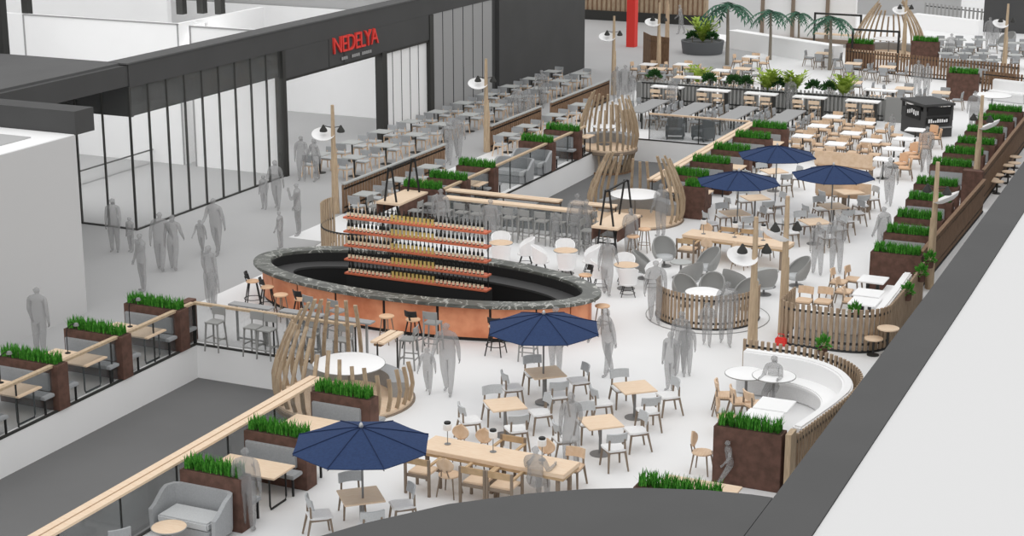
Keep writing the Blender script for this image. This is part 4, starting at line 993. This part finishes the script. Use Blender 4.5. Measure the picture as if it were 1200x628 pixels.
# ------------------------------------------------------------------ canteen along the shopfront
fence('low brown slat fence before the canteen rows, front length', [(-29.12, 49.6), (-29.12, 57.3)], 1.0, .2, .14, .03, 'brown', 'gtop', 'canteen fences')
fence('low brown slat fence before the canteen rows, middle length', [(-29.12, 61.3), (-29.12, 66.3)], 1.0, .2, .14, .03, 'brown', 'gtop', 'canteen fences')
fence('low brown slat fence before the canteen rows, far length', [(-29.12, 67.4), (-29.12, 74.2)], 1.0, .2, .14, .03, 'brown', 'gtop', 'canteen fences')
for i in range(10):
    y = 54.95+2.46*i
    for x, nm in ((-31.75, 'fence-side row'), (-33.25, 'wall-side row')):
        nk = '%s table of the %s' % (ORDS[i], nm)
        place('grey_table', 'grey canteen table, %s from the front in the %s' % (ORDS[i], nm), 'table', (x, y), 0, 'grey canteen tables')
        chairs('canteen_chair', 'grey canteen chair', nk, x, y, [(90, .66), (270, .66)], 'grey canteen chairs')
        pass
for i, (x, y) in enumerate(((-28.3, 49.75), (-28.35, 52.2), (-28.4, 54.6), (-28.4, 61.4), (-28.45, 63.4), (-28.4, 66.2), (-28.4, 69.0))):
    nk = '%s table inside the fence' % ORDS[i]
    place('grey_table', 'small grey table inside the canteen fence, %s going back' % ORDS[i], 'table', (x, y), 0, 'grey tables inside the fence')
    chairs('canteen_chair', 'grey chair', nk, x, y, [(90, .66), (270, .66)], 'grey chairs inside the fence')
# ------------------------------------------------------------------ slatted counters, communal tables, wooden settings
fence('long grey slat screen behind the white counters', [(-27.6, 74.5), (-16.3, 74.5)], 1.12, .18, .08, .03, 'gpaint')
tag(ob('screen_panel', MB().box(-16.2, -15.3, 74.4, 74.5, 0, 1.1).mesh('screen_panel', 'gpaint')), 'plain grey panel between the slat screen and the black kiosk', 'panel')
for i, x in enumerate((-25.9, -23.7, -21.5, -19.3, -16.95)):
    place('white_counter', 'white high counter before the grey slat screen, %s from the far slat nest' % ORDS[i], 'counter', (x, 73.3), 0, 'white high counters')
    for d, nm in ((-.36, 'first'), (.36, 'second')): place('counter_chair', 'oak high chair, %s at the %s white counter' % (nm, ORDS[i]), 'chair', (x+d, 72.85), 0, 'oak high chairs')
for i, x in enumerate((-25.4, -23.6, -21.8, -16.9)):
    place('white_counter', 'white high counter behind the grey slat screen, %s going right' % ORDS[i], 'counter', (x, 76.4), 0, 'white rear counters')
    for d, nm in ((-.36, 'first'), (.36, 'second')): place('counter_chair', 'oak high chair, %s at the %s rear counter' % (nm, ORDS[i]), 'chair', (x+d, 76.9), PI, 'oak rear high chairs')
for i, x in enumerate((-25.6, -23.6, -21.5, -19.4)):
    place('slatted_bench_table', 'long grey communal table behind the rear pit, %s from the far slat nest' % ORDS[i], 'table', (x, 69.9), 0, 'grey communal tables')
    for s, sn in ((-1, 'shopfront side'), (1, 'kiosk side')):
        for j in range(4): place('grey_chair', 'grey chair, %s from the near end, %s of the %s communal table' % (ORDS[j], sn, ORDS[i]), 'chair', (x+s*.68, 68.6+j*.85), math.radians(-90 if s < 0 else 90), 'chairs at the communal tables')
for i, (x, y) in enumerate(((-23.3, 67.0), (-22.1, 67.1))): place('club_chair', 'dark club chair at the far end of the rear pit, %s from the nest' % ORDS[i], 'armchair', (x, y), math.radians(200-50*i), 'dark club chairs')
for i, (x, y) in enumerate(((-17.6, 66.0), (-17.6, 68.4), (-16.0, 65.0), (-16.0, 67.4), (-16.0, 69.8), (-17.6, 70.7), (-14.9, 66.2))):
    nk = '%s white table before the counters' % ORDS[i]
    place('white_table', 'small white table in the wooden chair group, %s going back' % ORDS[i], 'table', (x, y), 0, 'white tables in the wooden chair group')
    chairs('wood_chair', 'brown wooden chair', nk, x, y, [(90, .7), (270, .7), (0, .7), (180, .7)] if i not in (6,) else [(90, .7), (270, .7)], 'brown wooden chairs')
for i, (x, y) in enumerate(((-13.65, 62.85), (-13.72, 64.95), (-13.8, 67.1), (-13.8, 69.2))):
    nk = '%s white table of the aisle row' % ORDS[i]
    place('white_table', 'white table in the row towards the black kiosk, %s from the bench' % ORDS[i], 'table', (x, y), 0, 'white aisle tables')
    chairs('tan_chair', 'tan chair', nk, x, y, [(10, .8, 'planter side')], 'tan aisle chairs'); chairs('wood_chair', 'brown wooden chair', nk, x, y, [(180, .75, 'shopfront side')], 'brown aisle chairs')
    chairs('tan_chair', 'tan chair', nk, x, y, [(60, .95, 'far planter side')], 'tan aisle chairs')
def bench(label, x0, x1, y):
    r = root('wooden_bench', label, 'bench', ((x0+x1)/2, y, 0), math.radians(-2), 'long wooden benches'); L = (x1-x0)/2
    ob('backrest', MB().box(-L, L, -.04, .04, .48, .98).mesh('backrest', 'wood', .01), r); ob('seat', MB().box(-L, L, .04, .5, .4, .46).mesh('seat', 'wood', .01), r)
    for x in (-L+.1, 0, L-.1): ob('leg', MB().box(x-.03, x+.03, 0, .45, 0, .4).mesh('leg', 'legw'), r)
bench('long wooden bench with a high back behind the rightmost parasol', -16.1, -13.9, 62.2); bench('long wooden bench under the rightmost rear parasol', -14.75, -12.8, 57.3)
# kiosk
kr = root('kiosk', 'black kiosk with a serving hatch behind the white tables', 'kiosk', (-14.0, 72.4, 0), math.radians(43))
ob('body', MB().box(-.68, .68, -.9, .9, 0, .75).box(-.68, .62, -.9, .9, .75, 1.1).mesh('body', 'dark'), kr)
ob('roof', MB().box(-.74, .74, -.96, .96, 1.32, 1.42).mesh('roof', 'dark', .01), kr)
for x, y in ((-.64, -.86), (.64, -.86), (-.64, .86), (.64, .86)): ob('corner_post', MB().box(x-.05, x+.05, y-.05, y+.05, .7, 1.34).mesh('corner_post', 'dark'), kr)
ob('hatch', MB().box(-.55, .55, -.93, -.9, .95, 1.28).mesh('hatch', 'blk'), kr)
ob('serving_shelf', MB().box(-.6, .6, -1.08, -.9, .42, .45).mesh('serving_shelf', 'steel'), kr)
sb = ob('sign_board', MB().box(-.6, .5, -.935, -.9, .58, .86).mesh('sign_board', 'blk'), kr)
mk = MB(); rd = random.Random(2)
for k in range(9): mk.box(-.5+k*.105, -.43+k*.105, -.945, -.935, .64, .72+rd.uniform(0, .08))
ob('sign_marks', mk.mesh('sign_marks', 'wtop'), sb)
mb_ = ob('menu_board', MB().box(-.72, -.68, -.6, .5, .72, 1.24).mesh('menu_board', 'blk'), kr); mk = MB()
for k in range(6): mk.box(-.73, -.72, -.5+k*.16, -.42+k*.16, .85+rd.uniform(0, .1), 1.02+rd.uniform(0, .1))
ob('menu_marks', mk.mesh('menu_marks', 'wtop'), mb_)
# plants on the slat screen and beyond
for key, px, py, z, lb in (('bushy_plant', 778, 93, .9, 'small green bush at the left end of the grey slat screen'), ('bushy_plant', 842, 97, .9, 'grey-green bush above the second white counter'), ('bushy_plant', 874, 97, .9, 'deep green bush, left of the pair over the third counter'), ('bushy_plant', 886, 99, .9, 'deep green bush, right of the pair over the third counter'),
                        ('bushy_plant', 924, 101, .9, 'deep green bush under the feathery plants, left one'), ('bushy_plant', 938, 102, .9, 'deep green bush under the feathery plants, right one'), ('bushy_plant', 961, 106, .9, 'deep green bush over the fourth counter, left one'), ('bushy_plant', 980, 107, .9, 'deep green bush over the fourth counter, right one'),
                        ('feathery_plant', 917, 98, .9, 'yellow-green feathery plant over the slat screen, left of two'), ('feathery_plant', 947, 100, .9, 'yellow-green feathery plant over the slat screen, right of two'), ('feathery_plant', 1004, 104, .9, 'yellow-green feathery plant beside the grass planter, near the kiosk'), ('feathery_plant', 820, 86, .6, 'yellow-green feathery plant behind the white counters')):
    p = at(px, py, z); s_ = 1.15 if key[0] == 'f' else .95; q = (p[0], 74.78, .95) if z == .9 else (p[0], p[1], 0)
    place(key, lb, 'plant', q, px, 'plants over the slat screen').scale = (s_, s_, s_)
for i, x in enumerate((-27, -25, -23, -21, -19, -17)): tag(ob('plant_trough', MB().box(x-.9, x+.9, 74.62, 74.95, .0, .95).mesh('plant_trough', 'gpaint')), 'grey plant trough behind the slat screen, %s going right' % ORDS[i], 'planter', 'grey plant troughs')
dp = at(823, 62, 0); t = root('dark_planter', 'dark round planter with a yellow-green shrub at the back', 'planter', (dp[0], dp[1], 0)); ob('planter_box', MB().lathe([(1.1, 0), (1.2, .7), (1.05, .7), (1.0, .6)], 24).mesh('planter_box', 'fabd'), t)
place('feathery_plant', 'tall yellow-green shrub in the dark round planter', 'plant', (dp[0], dp[1], .6), .5).scale = (1.5, 1.5, 1.7)
place('bushy_plant', 'dark green bush at the foot of the tall shrub, left', 'plant', (dp[0]-.5, dp[1]-.3, .6), 0); place('bushy_plant', 'dark green bush at the foot of the tall shrub, right', 'plant', (dp[0]+.6, dp[1]-.2, .6), 1)
for px, py, s, lb in ((852, 76, 1.35, 'palm tree with blue-green fronds right of the tall shrub'), (902, 70, 1.1, 'palm tree before the white room'), (972, 82, 1.15, 'palm tree beside the far wooden tables'), (935, 60, .9, 'small palm tree at the white back wall')):
    p = at(px, py, 0); place('palm_tree', lb, 'palm tree', (p[0], p[1], 0), 1.1*s, 'palm trees').scale = (s, s, s)
# ------------------------------------------------------------------ the far end
fence('curved brown slat screen beside the back lamp post', [(-31.2, 84.4), (-30.4, 83.3), (-29.3, 82.9)], 1.9, .12, .1, .03, 'brown', None)
fence('brown slat fence before the far grey chairs', [(-21.5, 88.6), (-17, 87.2), (-12.4, 86.4)], 1.1, .17, .1, .03, 'brown', None, 'far slat fences')
fence('dark slat fence on the white bench wall at the back', [(-21.6, 109), (-17.5, 107)], 1.3, .3, .12, .04, 'gpaint', None, 'far slat fences')
tag(ob('bench_wall', MB().ribbon([(-21.7, 106.5), (-17.4, 104.6)], 0, .9, .5).mesh('bench_wall', 'wtop')), 'long white bench wall at the back of the hall', 'bench')
for px, py, z, lb in ((1007, 79, 0, 'grass planter before the far wooden tables'), (1083, 76, 0, 'grass planter by the far brown fence'), (1127, 117, 0, 'large brown planter with grass behind the kiosk')):
    p = at(px, py, z); place('big_planter', lb, 'planter', (p[0], p[1], 0), math.radians(0), 'far grass planters')
FT = [(965, 62, 'far oak table by the palm'), (1000, 74, 'far oak table before the nest, left'), (1040, 78, 'far oak table before the nest, right'), (1060, 103, 'oak table behind the kiosk'), (1103, 108, 'oak table beside the large brown planter'), (870, 80, 'oak table behind the bushes'), (1000, 96, 'oak table beside the feathery plant'), (770, 80, 'oak table by the brown screen'), (800, 90, 'oak table near the left bush')]
for px, py, lb in FT:
    p = at(px, py, .75); place('square_table', 'square '+lb, 'table', (p[0], p[1], 0), .1, 'far oak tables')
    chairs('grey_chair', 'grey chair', lb.replace('oak ', ''), p[0], p[1], [(90, .75), (270, .75), (0, .75), (180, .75)], 'far grey chairs')
G = 0
for r_, (py, xs) in enumerate(((55, (1112, 1136)), (62, (1108, 1130, 1152)), (70, (1118, 1142, 1164)), (50, (1186, 1200)), (64, (1190,)), (46, (1102, 1124, 1147)), (79, (1128, 1152)))):
    for c_, px in enumerate(xs):
        p = at(px, py, .75); nk = '%s table in the %s far row' % (ORDS[c_], ORDS[r_]); G += 1
        place('grey_table', 'far grey table, %s in the %s row right of the nest' % (ORDS[c_], ORDS[r_]), 'table', (p[0], p[1], 0), .3, 'far grey tables')
        chairs('grey_chair', 'grey chair', nk, p[0], p[1], [(100, .75), (280, .75), (10, .75)], 'far grey chairs right of the nest')
for px, py, lb in ((800, 75, 'first'), (845, 82, 'second'), (880, 66, 'third'), (760, 75, 'fourth')):
    p = at(px, py, .75); place('white_table', 'small white table behind the slat counters, %s of the scattered ones' % lb, 'table', (p[0], p[1], 0), 0, 'white tables at the back')
    chairs('wood_chair', 'brown wooden chair', '%s scattered white table' % lb, p[0], p[1], [(90, .7), (270, .7), (0, .7), (180, .7)], 'brown wooden chairs at the back')
def gantry(label, px, py, w):
    p = at(px, py, 0); r = root('gantry', label, 'frame', (p[0], p[1], 0), 0, 'black frames'); m = MB()
    for x in (-w/2, w/2): ob('post', MB().box(x-.05, x+.05, -.05, .05, 0, 2.1).mesh('post', 'mull'), r)
    ob('lintel', MB().box(-w/2, w/2, -.05, .05, 2.0, 2.1).mesh('lintel', 'mull'), r); ob('shelf', MB().box(-w/2, w/2, -.2, .2, .9, .96).mesh('shelf', 'oak'), r)
gantry('black open frame with oak shelf left of the hindmost nest', 1024, 82, 2.4); gantry('black open frame with oak shelf behind the palm', 980, 60, 2.6); gantry('black open frame behind the white low wall', 950, 50, 2.0)
sofa('white sofa at the right edge behind the grass planters', [(-12.9, 82.6), (-11.2, 82.1)], -1, .95)
fence('dark slat fence behind the right edge white sofa', [(-13.6, 83.4), (-10.5, 82.6)], 1.15, .16, .1, .03, 'brown', None, 'far slat fences')
p = at(1163, 112, .75); place('pod_table', 'round white table by the right edge white sofa', 'table', (p[0], p[1], 0), 0)
p = at(1178, 60, 0); place('egg_chair', 'black lounge chair near the top right corner', 'armchair', (p[0], p[1], 0), 2.5)

for i, (x, y) in enumerate(((-26.35, 31.55), (-26.3, 33.95), (-26.35, 29.15))): place('reading_lamp', 'black reading lamp on the %s' % ('middle left booth table', 'left booth table by the bar', 'left edge booth table')[i], 'lamp', (x, y, .75), 0.4, 'booth reading lamps')

hb = at(915, 405, 0); r = root('handbag', 'small red handbag on the floor behind the curved sofa fence', 'bag', (hb[0], hb[1], 0))
ob('bag_body', MB().box(-.15, .15, -.07, .07, 0, .22).mesh('bag_body', 'red', .03), r); ob('handle', MB().tube([(-.09, 0, .21), (-.07, 0, .32), (.07, 0, .32), (.09, 0, .21)], .012, 6).mesh('handle', 'red'), r)
# ------------------------------------------------------------------ visitors
PEOPLE = [
 ('stand', 'woman', 135, 295, 1.72, 200, 'standing by the glass corner, holding a child by the hand'),
 ('stand', 'child', 154, 295, 1.12, 170, 'child held by the hand by the glass corner'),
 ('walk', 'man', 189, 317, 1.78, 20, 'walking away with a companion, left concourse'),
 ('walk', 'woman', 204, 316, 1.68, 20, 'walking close beside a man, left concourse'),
 ('walk', 'man', 255, 298, 1.82, 180, 'tall, walking with a small child below the shop windows'),
 ('walk', 'child', 237, 297, 1.1, 180, 'small child walking beside a tall man below the shop windows'),
 ('phone', 'man', 168, 341, 1.72, 150, 'one arm raised, between the shop glass and the grass planters'),
 ('stand', 'woman', 247, 356, 1.7, 0, 'standing behind a child beside the end booth planter'),
 ('stand', 'child', 250, 364, 1.25, 10, 'child with its back turned beside the end booth planter'),
 ('stand', 'man', 48, 416, 1.8, 10, 'broad, standing behind the front left grass planters by the white block'),
 ('walk', 'woman', 325, 245, 1.75, 190, 'walking past the portal post with a child'),
 ('stand', 'child', 310, 245, 1.2, 180, 'child walking past the portal post'),
 ('stand', 'woman', 354, 212, 1.7, 200, 'standing at the front end of the canteen tables, left of two'),
 ('walk', 'woman', 371, 212, 1.6, 160, 'standing at the front end of the canteen tables, right of two'),
 ('phone', 'man', 350, 276, 1.75, 120, 'arm bent, beside the first timber lamp post'),
 ('stand', 'child', 329, 291, 1.2, 100, 'child behind the left tip of the bar'),
 ('walk', 'woman', 526, 192, 1.7, 190, 'in the canteen aisle, front one of two'),
 ('walk', 'man', 537, 186, 1.78, 190, 'in the canteen aisle, rear one of two'),
 ('stand', 'man', 607, 148, 1.75, 30, 'beside the fence gap, back turned, left of two'),
 ('stand', 'woman', 620, 148, 1.6, 30, 'beside the fence gap, back turned, right of two'),
 ('walk', 'man', 635, 126, 1.75, 190, 'alone between the far canteen tables'),
 ('stand', 'man', 517, 285, 1.78, 10, 'behind the bottle rack, head above the top shelf'),
 ('stand', 'man', 575, 296, 1.72, 10, 'behind the right end of the bottle rack'),
 ('walk', 'man', 675, 293, 1.8, 10, 'tall, walking to the end of the long oak counter'),
 ('walk', 'woman', 686, 293, 1.62, 10, 'walking close beside a tall man at the oak counter'),
 ('stand', 'child', 651, 290, 1.15, 20, 'small child at the stools of the long oak counter'),
 ('stand', 'man', 774, 277, 1.75, 60, 'standing on the edge of the middle slat nest'),
 ('stand', 'woman', 738, 303, 1.6, 30, 'leaning at the framed high table by the middle nest'),
 ('walk', 'woman', 711, 346, 1.68, 10, 'walking between the white tub chairs at the right bar tip'),
 ('walk', 'man', 767, 378, 1.78, 200, 'at the left end of the lounge slat screen'),
 ('walk', 'woman', 712, 439, 1.74, 150, 'in a short skirt, striding right of the middle parasol'),
 ('stand', 'woman', 797, 440, 1.66, 190, 'standing with two others on the open floor, rear one'),
 ('stand', 'child', 785, 458, 1.5, 160, 'standing with two others on the open floor, front one'),
 ('walk', 'child', 804, 438, 1.32, 200, 'standing with two others on the open floor, smallest'),
 ('walk', 'child', 828, 405, 1.2, 200, 'small child in front of the lounge slat screen'),
 ('walk', 'man', 850, 404, 1.75, 200, 'tall, in front of the lounge slat screen beside a child'),
 ('walk', 'man', 525, 461, 1.8, 190, 'hand in hand with a small child before the copper bar'),
 ('walk', 'child', 502, 460, 1.15, 190, 'small child hand in hand with a man before the copper bar'),
 ('stand', 'man', 651, 438, 1.75, 180, 'behind the pole of the middle parasol'),
 ('walk', 'woman', 669, 548, 1.66, 30, 'walking between the lamp table and the oak tables'),
 ('run', 'child', 855, 569, 1.0, 120, 'small child running with arms out before the steel planter'),
 ('stand', 'man', 291, 622, 1.72, 20, 'cut by the bottom edge beside the grey loveseat'),
 ('walk', 'man', 979, 319, 1.78, 20, 'walking between the timber posts and the grass planters, taller'),
 ('walk', 'woman', 957, 322, 1.6, 20, 'walking between the timber posts and the grass planters, shorter'),
 ('walk', 'man', 1041, 240, 1.72, 180, 'walking up the aisle beside the white tables'),
 ('walk', 'man', 1084, 203, 1.78, 20, 'in the aisle in front of the black kiosk'),
 ('stand', 'man', 1033, 306, 1.72, 60, 'leaning behind the oak bench at the large planter'),
 ('stand', 'man', 732, 121, 1.8, 10, 'on the far concourse behind the slat nest, middle of three'),
 ('stand', 'woman', 722, 120, 1.7, 10, 'on the far concourse behind the slat nest, left of three'),
 ('stand', 'child', 740, 121, 1.35, 10, 'on the far concourse behind the slat nest, shortest of three'),
 ('stand', 'child', 1044, 161, 1.0, 180, 'small child left of the black kiosk'),
 ('stand', 'man', 1074, 112, 1.7, 10, 'behind the black kiosk, taller of two'),
 ('stand', 'woman', 1085, 112, 1.55, 10, 'behind the black kiosk, shorter of two'),
 ('walk', 'man', 1140, 155, 1.8, 190, 'tall, walking right of the black kiosk'),
 ('stand', 'man', 870, 125, 1.6, 0, 'at the third white counter'),
 ('stand', 'man', 925, 135, 1.7, 0, 'at the fourth white counter'),
 ('stand', 'woman', 971, 133, 1.65, 0, 'between the fourth and fifth white counters, left'),
 ('stand', 'man', 988, 133, 1.68, 0, 'between the fourth and fifth white counters, right'),
 ('walk', 'woman', 787, 135, 1.65, 0, 'at the first white counter'),
 ('walk', 'man', 1158, 58, 1.8, 10, 'before the dark back wall, left of two'),
 ('walk', 'woman', 1166, 58, 1.7, 10, 'before the dark back wall, right of two'),
 ('walk', 'man', 1113, 77, 1.7, 10, 'among the far right grey chairs'),
 ('walk', 'man', 798, 40, 1.75, 100, 'on the back concourse beyond the brown slat screen'),
]
for pose, b, px, py, h, f, lb in PEOPLE: person(pose, b, px, py, h, f, 'grey translucent figure '+lb if 'child' not in lb.split()[0:2] else 'grey translucent '+lb)
person('sit', 'man', 627, 560, 1.28, 0, 'grey translucent figure seated at the near side of the front lamp table', 0, at(627, 566, .5))
person('sit', 'woman', 905, 455, 1.25, 180, 'grey translucent woman sitting at the round table before the right sofa', 0, at(906, 452, .5))
dupes = {k: v for k, v in USED.items() if v > 1}
if dupes: print('SAME LABELS', dupes)
long_ = [k for k in USED if not 4 <= len(k.split()) <= 16]
if long_: print('LABEL LENGTH', long_)
